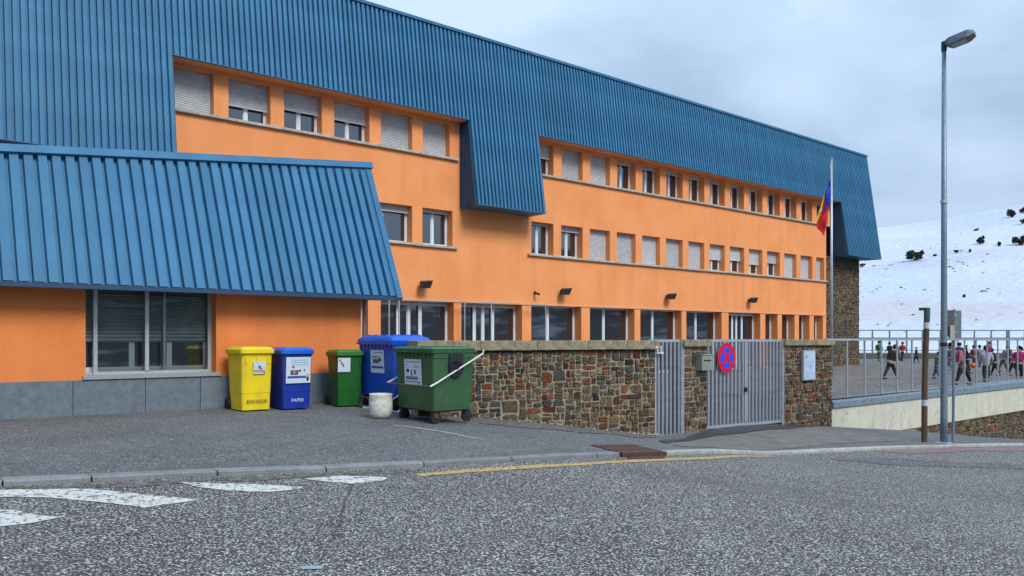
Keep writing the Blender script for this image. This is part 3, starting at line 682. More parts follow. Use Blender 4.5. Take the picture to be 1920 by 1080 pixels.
for a_, b_ in zip(cj, cj[1:]):
    mb = MB(); mb.box(0.003, b_ - a_ - 0.003, -0.10, 0.43, 1.99, 2.165); part('coping_slab', mb, 'coping', rw, bevel=0.012, loc=(a_, 0, random.uniform(-.004, .004)))

def pier(name, u0, u1, label, seed, top=-0.02, cop=(0.12, 0.06), area=0.017, left=True):
    b0 = -2.5
    r = tag(frame_root(name, u0, WV, b0), label, 'wall'); W = u1 - u0; zt = top - b0 - 0.15
    mb = MB(); mb.box(0, W, 0, 0.36, 0, zt); part('wall_core', mb, 'mortar', r)
    zb = lambda x: ground(u0 + x, WV) - b0 - 0.03
    rubble(r, 0.0, W, zb, zt - 0.01, 0.0, area, seed, gap=0.011)
    rubble(r, 0.0, 0.36, lambda x: zb(0), zt - 0.01, 0.0, area, seed + 1, gap=0.011, side=lambda p: (p[1], 0.36 - p[0], p[2]), stuff_only=True)
    mb = MB(); mb.box(-cop[1], W + cop[1], -cop[0] + .04, 0.42, zt + 0.005, zt + 0.15); part('coping_slab', mb, 'coping', r, bevel=0.012)
    return r
pier('gate_pier', 13.42, 14.2, 'narrow rubble stone pier with grey letterbox between the two steel gates', 21)
pier('stone_wall_section', 17.27, 19.46, 'short rubble stone wall carrying the pale notice board beside the double gate', 31)
def gate_leaf(parent, W, z0, z1, name='gate_leaf', n=9, frame=0.05, slope=0.0):
    f = MB(); f.box(0, W, -0.004, 0.054, z1 - 0.055, z1); f.hexa([(0, 0, z0), (W, 0, z0 + slope), (W, .05, z0 + slope), (0, .05, z0)], [(0, 0, z0 + .05), (W, 0, z0 + slope + .05), (W, .05, z0 + slope + .05), (0, .05, z0 + .05)])
    f.box(0, frame, 0, 0.05, z0 + .05, z1 - .055); f.box(W - frame, W, 0, 0.05, z0 + .05 + max(0, slope), z1 - .055)
    lf = part(name, f, 'steel_l', parent)
    w_ = (W - 2 * frame) / n
    for k in range(n):
        x = frame + (k + 0.5) * w_; zb = z0 + 0.052 + slope * x / W
        m = MB(); m.box(-w_ * 0.2, w_ * 0.2, 0.0, 0.045, zb, z1 - .057); part('gate_bar', m, 'steel', lf, loc=(x, 0, 0))
    return lf
g1 = tag(frame_root('pedestrian_gate', 12.52, WV + 0.02, -2.3), 'narrow steel bar gate beside the end of the long stone wall', 'gate')
gate_leaf(g1, 0.88, 0.28, 2.285, n=6, slope=-0.02)
mb = MB(); mb.box(-0.16, 0.0, -0.01, 0.04, 2.24, 2.285); part('top_rail_stub', mb, 'steel_l', g1)
mb = MB(); mb.box(0.80, 0.90, -0.03, 0.07, 0.20, 2.29); part('gate_post', mb, 'steel', g1)
mb = MB()
for a_ in ((0, .13, 0, .02), (0, .13, .13, .15), (0, .02, .02, .13), (.11, .13, .02, .13)): mb.box(a_[0], a_[1], -0.06, -0.03, a_[2], a_[3])
mb.box(-0.04, 0.0, -.06, -.03, .12, .15); mb.box(.13, .20, -.06, -.03, 0, .03)
part('latch_bracket', mb, 'whitem', g1, loc=(-0.02, -0.02, 2.0))
g2 = tag(frame_root('double_gate', 14.2, WV + 0.04, -2.3), 'wide double leaf steel bar gate carrying the round blue and red sign', 'gate')
WG = 3.06
l1 = gate_leaf(g2, WG / 2 - 0.004, 0.365, 2.285, n=10, slope=-0.02)
l2 = gate_leaf(g2, WG / 2 - 0.004, 0.335, 2.285, n=10, slope=-0.03); l2.location = (WG / 2 + 0.004, 0, 0)
mb = MB(); mb.box(WG / 2 - 0.09, WG / 2 - 0.03, -0.05, 0, 1.10, 1.2); part('lock_case', mb, 'black', g2)
mb = MB(); mb.box(WG - 0.10, WG - 0.002, -0.03, -0.002, 0.25, 2.29); part('gate_post', mb, 'steel', g2)
# round sign on the gate
sg = tag(frame_root('no_stopping_sign', 14.86, WV - 0.02, -0.42), 'round blue sign with red rim and red cross fixed to the double gate', 'sign')
def disc(r, y0, y1, n=40): 
    mb = MB(); mb.rings([[(r * math.cos(2 * math.pi * k / n), y_, r * math.sin(2 * math.pi * k / n)) for k in range(n)] for y_ in (y1, y0)]); return mb
part('sign_plate', disc(0.325, -0.02, 0.0), 'sg_back', sg); part('red_rim', disc(0.325, -0.024, -0.0205), 'sg_red', sg); part('blue_field', disc(0.232, -0.028, -0.0245), 'sg_blue', sg)
for s_ in (1, -1):
    mb = MB(); c_, q = 0.165 * s_, 0.165; w_ = 0.026
    mb.hexa([(-c_ - w_, -.032 - .001 * s_, -q + w_ * s_), (-c_ + w_, -.032 - .001 * s_, -q - w_ * s_), (-c_ + w_, -.029, -q - w_ * s_), (-c_ - w_, -.029, -q + w_ * s_)],
            [(c_ - w_, -.032 - .001 * s_, q + w_ * s_), (c_ + w_, -.032 - .001 * s_, q - w_ * s_), (c_ + w_, -.029, q - w_ * s_), (c_ - w_, -.029, q + w_ * s_)])
    part('red_bar', mb, 'sg_red', sg)
# letterbox
lb = tag(frame_root('letterbox', 13.80, WV - 0.06, -0.67), 'grey metal letterbox with dark slot on the narrow stone pier', 'letterbox')
mb = MB(); mb.box(0, 0.40, -0.12, 0.05, 0, 0.33); part('box_body', mb, 'boxgrey', lb, bevel=0.008)
mb = MB(); mb.box(0.05, 0.30, -0.128, -0.121, 0.20, 0.225); part('slot', mb, 'black', lb)
mb = MB(); mb.box(-0.01, 0.41, -0.14, 0.0, 0.331, 0.345); part('lid', mb, 'sg_cream', lb)
nb = tag(frame_root('notice_board', 17.93, WV - 0.05, -1.02), 'pale blue notice board on the short stone wall right of the gate', 'notice board')
mb = MB(); mb.box(0, 0.56, -0.05, 0.02, 0, 0.74); part('frame', mb, 'alu', nb, bevel=0.006)
mb = MB(); mb.box(0.03, 0.53, -0.056, -0.051, 0.03, 0.71); part('sheet', mb, 'board', nb)
mb = MB()
for (a_, b_, c_, d_) in ((.07, .2, .55, .60), (.07, .45, .45, .46), (.07, .40, .40, .41), (.07, .44, .35, .36), (.28, .34, .29, .34), (.07, .38, .20, .21), (.07, .45, .15, .16), (.07, .33, .10, .11)): mb.box(a_, b_, -0.0585, -0.0565, c_, d_)
part('printed_lines', mb, 'st_teal', nb)
mb = MB(); mb.box(.07, .17, -0.0585, -0.0565, .60 + .005, .66); part('yellow_mark', mb, 'st_yel', nb)

# ------------------------------------------------------------------ parapet and yard fence to the right
pp = tag(frame_root('parapet_wall', 19.47, WV, -1.9), 'cream concrete parapet with blue grey cap over a stone footing right of the gates', 'wall')
PL = 40.0
mb = MB(); mb.box(0, PL, 0.0, 0.35, -0.74, 0.12); part('cream_wall', mb, 'cream', pp, bevel=0.01)
cj = [0, 2.1, 4.2, 6.3, 8.4, 10.5, 12.6, 14.7, 16.8, 19, 22, 26, 31, PL]
for a_, b_ in zip(cj, cj[1:]):
    mb = MB(); mb.hexa([(0.004, -0.05, 0.123), (b_ - a_ - .004, -0.05, 0.123), (b_ - a_ - .004, 0.42, 0.123), (0.004, 0.42, 0.123)],
                       [(0.004, -0.05, 0.27 + a_ * .003), (b_ - a_ - .004, -0.05, 0.27 + b_ * .003), (b_ - a_ - .004, 0.42, 0.33 + b_ * .003), (0.004, 0.42, 0.33 + a_ * .003)])
    part('cap_slab', mb, 'capblue', pp, loc=(a_, 0, 0))
mb = MB(); mb.box(4, PL, 0.04, 0.34, -4.5, -0.745); part('footing_core', mb, 'mortar', pp)
rubble(pp, 5.0, 20, lambda x: ground(19.47 + x, WV) + 1.9 - 0.05, -0.75, 0.04, 0.022, 41, gap=0.010)
yf = tag(frame_root('yard_fence', 19.5, WV + 0.18, -1.61), 'pale steel post and rail fence on the cream parapet by the schoolyard', 'fence')
mb = MB(); mb.box(0, PL, -0.03, 0.03, 1.555, 1.615); part('top_rail', mb, 'steel_l', yf)
x = 0.12
while x < PL:
    zb = 0.10 - 0.045 + x * .003; wide = 0.05 if int(x / 0.9) % 3 == 1 else 0.042
    mb = MB(); mb.box(-wide / 2, wide / 2, -0.02, 0.02, zb - .02, 1.555); part('post', mb, 'steel_l', yf, loc=(x, 0, 0))
    x += 0.98
# far fence of the yard
ff = tag(empty('far_yard_fence', (25.5, 62, EYE + YH), R(4)), 'far metal railing on a low dark wall at the back of the schoolyard', 'fence')
mb = MB(); mb.box(-2, 60, 0, 0.25, 0, 0.42); part('low_wall', mb, mat('dark_grey_low_wall', (0.10, 0.105, 0.11), 0.9), ff)
for z in (2.18, 1.58, 1.42, 0.62):
    mb = MB(); mb.box(-2, 60, 0.06, 0.14, z, z + 0.08); part('rail', mb, 'sg_back' if z > 1.5 else 'steel', ff)
x = -1.6
while x < 60:
    k = int(round((x + 1.6) / 1.38)); wd_ = 0.30 if k % 5 == 1 else 0.12
    mb = MB(); mb.box(-wd_ / 2, wd_ / 2, 0.02, 0.055, 0.2, 2.18); part('post', mb, 'sg_back', ff, loc=(x, 0, 0)); x += 1.38

# ------------------------------------------------------------------ kerb stones, road markings, drain
kr = tag(empty('kerb', (0, 0, 0)), kind='structure')
def kpt(u, dv, h): return UV(u, kv(u) + dv, ground(u, kv(u)) + h)
jpx = [-60, 5, 172, 408, 612, 795, 960, 1120, 1178, 1250, 1330, 1400, 1480, 1560, 1640, 1700, 1760, 1840, 1920, 1990]
def ku_at(px):
    for (x0, _), (x1, _), k0, k1 in zip(kerb_px, kerb_px[1:], kerb, kerb[1:]):
        if px <= x1: t = (px - x0) / (x1 - x0); return k0[0] + (k1[0] - k0[0]) * t
    return kerb[-1][0]
for j, (pa, pb) in enumerate(zip(jpx, jpx[1:])):
    if pa == 1178: continue
    ua, ub = ku_at(pa) + 0.008, ku_at(pb) - 0.008; W_ = 0.30 if pa < 1200 else 0.15
    mb = MB(); n = 3; rs = []
    for k in range(n + 1):
        u = ua + (ub - ua) * k / n
        rs.append([kpt(u, -0.0, -0.12), kpt(u, -0.0, -0.008), kpt(u, 0.018, 0.008), kpt(u, W_, 0.008), kpt(u, W_, -0.12)])
    mb.rings(rs); part('kerb_stone', mb, 'kerb' if pa < 1200 else 'kerbp', kr)
_dm = {}
def worn(m):
    """the same coating, broken up: it thins out to nothing at its edge and where it has worn through"""
    if m in _dm: return _dm[m]
    c = M[m].copy(); t = c.node_tree; b = t.nodes['Principled BSDF']
    at = t.nodes.new('ShaderNodeAttribute'); at.attribute_name = 'cover'; co_ = t.nodes.new('ShaderNodeTexCoord')
    n1 = t.nodes.new('ShaderNodeTexNoise'); n1.inputs['Scale'].default_value = 16; n1.inputs['Detail'].default_value = 6; n1.inputs['Roughness'].default_value = 0.7
    t.links.new(co_.outputs['Object'], n1.inputs['Vector'])
    a1 = t.nodes.new('ShaderNodeMath'); a1.operation = 'MULTIPLY_ADD'; a1.inputs[1].default_value = 0.62; a1.inputs[2].default_value = -0.42 if 'paint' in M[m].name else -0.34
    t.links.new(at.outputs['Fac'], a1.inputs[0])
    a2 = t.nodes.new('ShaderNodeMath'); a2.operation = 'ADD'; t.links.new(a1.outputs[0], a2.inputs[0]); t.links.new(n1.outputs[0], a2.inputs[1])
    r2 = t.nodes.new('ShaderNodeMapRange'); r2.inputs[1].default_value = 0.50; r2.inputs[2].default_value = 0.60; t.links.new(a2.outputs[0], r2.inputs[0])
    t.links.new(r2.outputs[0], b.inputs['Alpha']); _dm[m] = c; return c
def decal(name, pts, m, hfn=road_h, lift=0.006, z0=3.0, edge=0.07, jit=0.018):
    """a painted or patched shape lying on the ground, its outline ragged and its rim thinning out"""
    P = [ray_hit(x, y, hfn, z0) for x, y in pts]
    Q = []
    for i in range(len(P)):
        a_, b_ = P[i], P[(i + 1) % len(P)]; L_ = math.hypot(a_[0] - b_[0], a_[1] - b_[1]); k = max(1, int(L_ / 0.12))
        for q in range(k):
            u_, v_ = a_[0] + (b_[0] - a_[0]) * q / k, a_[1] + (b_[1] - a_[1]) * q / k
            Q.append((u_ + jit * noise.noise((u_ * 7, v_ * 7, 1)), v_ + jit * noise.noise((u_ * 7, v_ * 7, 5))))
    bm = bmesh.new(); vs = [bm.verts.new((u, v, 0)) for u, v in Q]; f = bm.faces.new(vs); outer = set(vs)
    bmesh.ops.inset_region(bm, faces=[f], thickness=edge, use_even_offset=False)
    lay = bm.verts.layers.float.new('cover')
    for v in bm.verts: v[lay] = 0.0 if v in outer else 1.0
    bmesh.ops.triangulate(bm, faces=bm.faces[:])
    for _ in range(3):
        es = [e for e in bm.edges if e.calc_length() > 0.45]
        if es: bmesh.ops.subdivide_edges(bm, edges=es, cuts=1, use_grid_fill=False); bmesh.ops.triangulate(bm, faces=bm.faces[:])
    for v in bm.verts: u_, v_ = v.co.x, v.co.y; v.co = UV(u_, v_, hfn(u_, v_) + lift)
    bmesh.ops.recalc_face_normals(bm, faces=bm.faces)
    me = bpy.data.meshes.new(name); bm.to_mesh(me); bm.free(); me.materials.append(worn(m)); return tag(link(name, me), kind='structure')
decal('white_crossing_stripe', [(-40, 920), (60, 919), (150, 917), (205, 921), (290, 930), (375, 939), (310, 947), (270, 953), (200, 944), (90, 934), (-40, 932)], 'white')
decal('white_crossing_stripe', [(-40, 955), (30, 958), (75, 968), (122, 969), (55, 983), (-40, 992)], 'white')
decal('white_crossing_stripe', [(335, 905), (410, 907), (480, 909), (570, 914), (560, 919), (500, 924), (430, 921), (370, 914)], 'white')
decal('white_crossing_stripe', [(570, 898), (640, 893), (728, 896), (720, 902), (660, 908), (600, 903)], 'white')
decal('yellow_line', [(775, 890), (880, 881), (1000, 873), (1100, 868), (1215, 862), (1320, 858), (1440, 854), (1445, 857), (1330, 862), (1200, 867), (1100, 873), (1000, 879), (880, 887), (790, 894)], 'yellow_p', edge=0.025, jit=0.012)
decal('red_road_paint', [(1640, 846), (1700, 843), (1800, 841), (1925, 839), (1925, 846), (1790, 848), (1700, 851)], 'red_p')
decal('pale_blue_mark', [(562, 1063), (605, 1062), (607, 1068), (566, 1069)], 'cyan_p', edge=0.015)
decal('tar_crack', [(656, 908), (662, 908), (660, 918), (657, 927), (648, 941), (648, 953), (641, 966), (642, 979), (633, 992), (629, 1010), (619, 1022), (611, 1040), (599, 1056), (597, 1055), (607, 1040), (614, 1021), (623, 1009), (629, 990), (636, 979), (637, 966), (642, 952), (643, 940), (651, 927), (655, 917)], 'tar', edge=0.008, jit=0.01)
decal('dark_road_repair', [(1560, 862), (1640, 858), (1790, 866), (1925, 872), (1925, 880), (1800, 876), (1690, 874)], 'dullroad', edge=0.12)
decal('driveway_apron', [(1262, 834), (1275, 837), (1560, 833), (1690, 827), (1640, 812), (1556, 802), (1478, 801), (1300, 824)], 'apron', hfn=ground)
decal('dark_gate_strip', [(1235, 827), (1300, 815), (1330, 809), (1400, 803), (1478, 797), (1535, 800), (1480, 805), (1420, 808), (1400, 812), (1350, 816), (1330, 820), (1290, 827), (1262, 829), (1250, 832)], 'dark_strip', hfn=ground, lift=0.014, edge=0.05)  # darker strip on the ground along the foot of the gates
decal('chalk_line', [(738, 797), (790, 803), (850, 813), (905, 824), (904, 825.4), (849, 814.8), (789, 804.8), (737, 798.2)], 'kerbp', hfn=ground)
M['grit'] = mat('gutter_grit', (0.10, 0.085, 0.065), 0.95, (0.055, 0.047, 0.04), 7, 6, bump=0.9, bscale=60, speck=[(40, (0.24, 0.21, 0.17), 0.56, 0.62), (11, (0.16, 0.16, 0.16), 0.52, 0.6)])
decal('gutter_dirt', [(-40, 914), (60, 912.5), (175, 908), (300, 901), (410, 897), (520, 892.5), (612, 888.5), (700, 884), (795, 879.5), (800, 881.5), (735, 889), (690, 889), (640, 894), (560, 896), (470, 904), (400, 901), (330, 908), (250, 915), (160, 914), (90, 918), (-40, 917)], 'grit', lift=0.004, edge=0.03)
decal('wall_foot_dirt', [(900, 789), (985, 797), (1090, 803), (1170, 811), (1228, 816), (1232, 821), (1200, 822), (1150, 815), (1090, 812), (1040, 806), (985, 803), (930, 797), (900, 795)], 'grit', hfn=ground, lift=0.008, edge=0.05)
rg = random.Random(44); mb = MB()
for _ in range(170):
    t_ = rg.random() ** 0.6; q = WA0 + wd.normalized() * (wl * t_) + Vector((wd.y, -wd.x)).normalized() * (0.06 + abs(rg.gauss(0, .10)))
    z_ = ground(*to_uv(q.x, q.y)) + EYE; s_ = rg.uniform(.008, .028); n_ = 5; a0 = rg.random() * 6
    mb.rings([[(q.x + s_ * k_ * math.cos(a0 + 6.283 * i_ / n_) * rg.uniform(.8, 1.2), q.y + s_ * k_ * math.sin(a0 + 6.283 * i_ / n_), z_ + zz_ * s_) for i_ in range(n_)] for k_, zz_ in ((1, 0), (1.1, .5), (.6, 1.1))], rg.randrange(3))
tag(part('loose_rubble', mb, ['mortar', 'kerbp', STN[1]]), 'loose crumbs of stone and mortar along the foot of the long stone wall', 'rubble', kind='stuff')
mb = MB()
for _ in range(90):
    x_, y_ = rg.uniform(10, 1120), rg.uniform(775, 845); u_, v_ = ray_hit(x_, y_, ground)
    if v_ > 13.9 or v_ < kv(u_) + .3: continue
    q = UV(u_, v_, ground(u_, v_)); s_ = rg.uniform(.006, .018)
    mb.rings([[(q.x + s_ * k_ * math.cos(6.283 * i_ / 5), q.y + s_ * k_ * math.sin(6.283 * i_ / 5), q.z + .004 + zz_ * s_) for i_ in range(5)] for k_, zz_ in ((1, 0), (.7, .6))], rg.randrange(2))
tag(part('pavement_grit', mb, ['kerbp', 'mortar']), 'pale grit scattered over the pavement in front of the bins', 'grit', kind='stuff')
# rusty drain
P = [ray_hit(x, y, ground) for x, y in ((1108, 836), (1185, 834), (1250, 849), (1168, 851))]
cu = sum(p[0] for p in P) / 4; cv = sum(p[1] for p in P) / 4
dr = tag(empty('drain_cover', UV(cu, cv, ground(cu, cv))), 'rusty brown iron drain cover set in the kerb left of the driveway', 'drain')
mb = MB(); top = [UV(u, v, ground(u, v) + 0.014) - dr.location for u, v in P]; bot = [p - Vector((0, 0, 0.12)) for p in top]
mb.hexa(bot, top); part('iron_plate', mb, 'rust', dr)
Pq = [ray_hit(x, y, road_h) for x, y in ((1168, 851), (1250, 849), (1246, 860), (1180, 861))]
mb = MB(); top2 = [UV(u, v, ground(u, v) - 0.035) - dr.location for u, v in Pq]; mb.hexa([p - Vector((0, 0, 0.06)) for p in top2], top2); part('gutter_grate', mb, 'rust', dr)
for k in range(9):
    t_ = (k + 0.5) / 9; a_ = Vector(top2[0]).lerp(top2[1], t_); b_ = Vector(top2[3]).lerp(top2[2], t_); a2 = a_.lerp(b_, .15); b2 = a_.lerp(b_, .9)
    e = (Vector(top2[1]) - Vector(top2[0])).normalized() * 0.016
    mb = MB(); up = Vector((0, 0, 0.004)); mb.hexa([a2 - e, a2 + e, b2 + e, b2 - e], [a2 - e + up, a2 + e + up, b2 + e + up, b2 - e + up]); part('slot', mb, 'black', dr)
for k in range(14):
    i_, j_ = k % 7, k // 7
    p = Vector(top[0]).lerp(top[1], 0.12 + i_ * 0.12).lerp(Vector(top[3]).lerp(top[2], 0.12 + i_ * 0.12), 0.3 + 0.35 * j_)
    mb = MB(); mb.box(-.02, .02, -.02, .02, 0, .008); part('stud', mb, 'rust', dr, loc=p, rotz=A)

# ------------------------------------------------------------------ bins
def rrect(w_, d_, r, n=4):
    out = []
    for cx, cy, a0 in ((w_ / 2 - r, d_ / 2 - r, 0), (-w_ / 2 + r, d_ / 2 - r, 90), (-w_ / 2 + r, -d_ / 2 + r, 180), (w_ / 2 - r, -d_ / 2 + r, 270)):
        for k in range(n + 1): a_ = R(a0 + 90 * k / n); out.append((cx + r * math.cos(a_), cy + r * math.sin(a_)))
    return out
def text_mesh(parent, name, body, size, loc, rotx, m, rotz=0):
    cu_ = bpy.data.curves.new(name, 'FONT'); cu_.body = body; cu_.size = size; cu_.extrude = 0.001; cu_.align_x = 'CENTER'
    to = bpy.data.objects.new(name, cu_); C.objects.link(to)
    dg = bpy.context.evaluated_depsgraph_get(); me = bpy.data.meshes.new_from_object(to.evaluated_get(dg)); bpy.data.objects.remove(to)
    me.materials.clear(); me.materials.append(M[m]); o = link(name, me, parent, loc); o.rotation_euler = (rotx, 0, rotz); return o
def px_uv(px, Z): x = (px - 960) / F * Z; return to_uv(x, Z)
def ground_xy(x, y): return ground(*to_uv(x, y))
def wheelie(name, px, Z, ang, bm_, lm_, label, hgt=1.08, w_=0.58, d_=0.72, stick=None, text=None, tcol='st_dark'):
    x = (px - 960) / F * Z; g = ground_xy(x, Z); r = tag(empty(name, (x, Z, EYE + g), ang), label, 'wheelie bin', 'wheelie bins along the annex wall')
    mb = MB(); rs = []
    for z, s_, sd_, oy in ((0.02, 0.86, 0.74, 0.05), (0.30, 0.885, 0.79, 0.035), (0.315, 0.895, 0.81, 0.02), (hgt * 0.86, 0.94, 0.92, 0), (hgt * 0.865, 0.97, 0.96, 0), (hgt * 0.90, 0.98, 0.97, 0)):
        rs.append([(a_ * s_, b_ * sd_ + oy * 0 - (1 - sd_) * 0.12, z) for a_, b_ in rrect(w_, d_, 0.05)])
    mb.rings(rs); part('body', mb, bm_, r, bevel=0.0)
    # ribs and step lines on the front
    mb = MB(); yf_ = -d_ / 2 * 0.83 - 0.033
    for q in (-0.2, 0, 0.2):
        mb.box(q - .012, q + .012, -d_ / 2 * 0.92 - .025, -d_ / 2 * 0.90, hgt * .74, hgt * .855)
    part('rib', mb, bm_, r)
    mb = MB(); rs = []
    for z, s_ in ((hgt * 0.885, 1.0), (hgt * 0.90, 1.06), (hgt * 0.955, 1.06), (hgt * 0.965, 1.0), (hgt * 0.99, 0.9), (hgt * 1.0, 0.7)):
        rs.append([(a_ * s_, b_ * s_ - 0.01, z) for a_, b_ in rrect(w_, d_, 0.06)])
    mb.rings(rs); ld = part('lid', mb, lm_, r)
    mb = MB(); mb.tube([(-0.24, d_ / 2 + .05, hgt * .93), (0.24, d_ / 2 + .05, hgt * .93)], 0.016); part('handle', mb, bm_, r)
    for s_ in (-1, 1):
        mb = MB(); rs_ = [[(x_, 0.10 * math.cos(2 * math.pi * k / 18), 0.10 * math.sin(2 * math.pi * k / 18)) for k in range(18)] for x_ in (-.025, .025)]
        mb.rings(rs_); part('wheel', mb, 'rubber', r, loc=(s_ * (w_ / 2 - 0.03), d_ / 2 - 0.03, 0.10))
    slope_ = math.atan2(d_ * 0.5 * (0.92 - 0.80), hgt * 0.54)
    if stick:
        sx, sz, sw, sh, inks = stick
        e = empty_part('sticker', r, (sx, -d_ / 2 * 0.895 - 0.035, sz)); e.rotation_euler = (-0.06, 0, 0)
        mb = MB(); mb.box(-sw / 2, sw / 2, -.004, 0, -sh / 2, sh / 2); stk = part('sticker', mb, 'sticker', r, loc=e.location); stk.rotation_euler = (0.05, 0, 0)
        bpy.data.objects.remove(e)
        ink(stk, sw, sh, inks)
    if text: 
        t_ = text_mesh(r, 'lettering', text, 0.085, (0.0, -d_ / 2 * 0.79 - 0.045, 0.14 if hgt > 1 else .12), R(90), tcol)
    return r
def empty_part(n, p, l_): return link(n, None, p, l_)
def ink(stk, sw, sh, inks):
    by = {}
    for (x0, x1, z0, z1, m) in inks: by.setdefault(m, []).append((x0, x1, z0, z1))
    for m, bs_ in by.items():
        mb = MB()
        for x0, x1, z0, z1 in bs_: mb.box(-sw / 2 + x0 * sw, -sw / 2 + x1 * sw, -.006, -.0045, -sh / 2 + z0 * sh, -sh / 2 + z1 * sh)
        pr = part('print', mb, m, stk)
        if len(bs_) > 1: tag(pr, kind='stuff')
rr_ = random.Random(3)
def lines(x0, x1, z0, z1, rows, m, cols=3):
    out = []
    for r_ in range(rows):
        z = z1 - (z1 - z0) * (r_ + .2) / rows; x = x0
        while x < x1 - 0.03:
            L_ = rr_.uniform(0.04, 0.14); out.append((x, min(x1, x + L_), z - (z1 - z0) / rows * .45, z, m)); x += L_ + 0.035
    return out
ink_y = [(0.05, .95, .12, .34, 'st_or'), (.40, .62, .42, .66, 'st_grey'), (.55, .70, .36, .50, 'st_blue'), (.30, .38, .85, .93, 'st_grey'), (.85, .97, .03, .14, 'st_dark'), (.12, .24, .55, .62, 'st_teal')]
ink_b = lines(.22, .92, .66, .92, 3, 'st_teal') + [(.18, .50, .32, .50, 'st_brown'), (.28, .40, .37, .47, 'sticker'), (.52, .60, .44, .52, 'st_dark'), (.72, .78, .46, .52, 'st_dark'), (.24, .34, .58, .66, 'redpl'),
         (.06, .82, .19, .28, 'st_blue'), (.84, .93, .08, .24, 'st_dark'), (.84, .95, .28, .34, 'st_teal')]
wheelie('wheelie_bin', 468, 14.05, A, 'y_pl', 'y_pl', 'yellow wheelie bin with small square sticker left of the blue wheelie bin', 1.11, stick=(0.03, 0.75, 0.21, 0.22, ink_y), text='ENVASOS')
wheelie('wheelie_bin', 543, 14.4, A, 'b_pl', 'b_lid', 'dark blue wheelie bin with large white poster beside the yellow bin', 1.10, stick=(0.0, 0.70, 0.46, 0.46, ink_b), text='PAPER', tcol='sticker')
ink_g = [(.1, .22, .72, .9, 'st_brown'), (.25, .37, .52, .72, 'st_brown'), (.38, .5, .36, .55, 'st_brown')]
wheelie('wheelie_bin', 646, 15.1, A - R(8), 'g_pl', 'g_lid', 'green wheelie bin half hidden behind the big blue container', 1.06, w_=0.52, d_=0.60, stick=(-0.12, 0.78, 0.24, 0.26, ink_g))
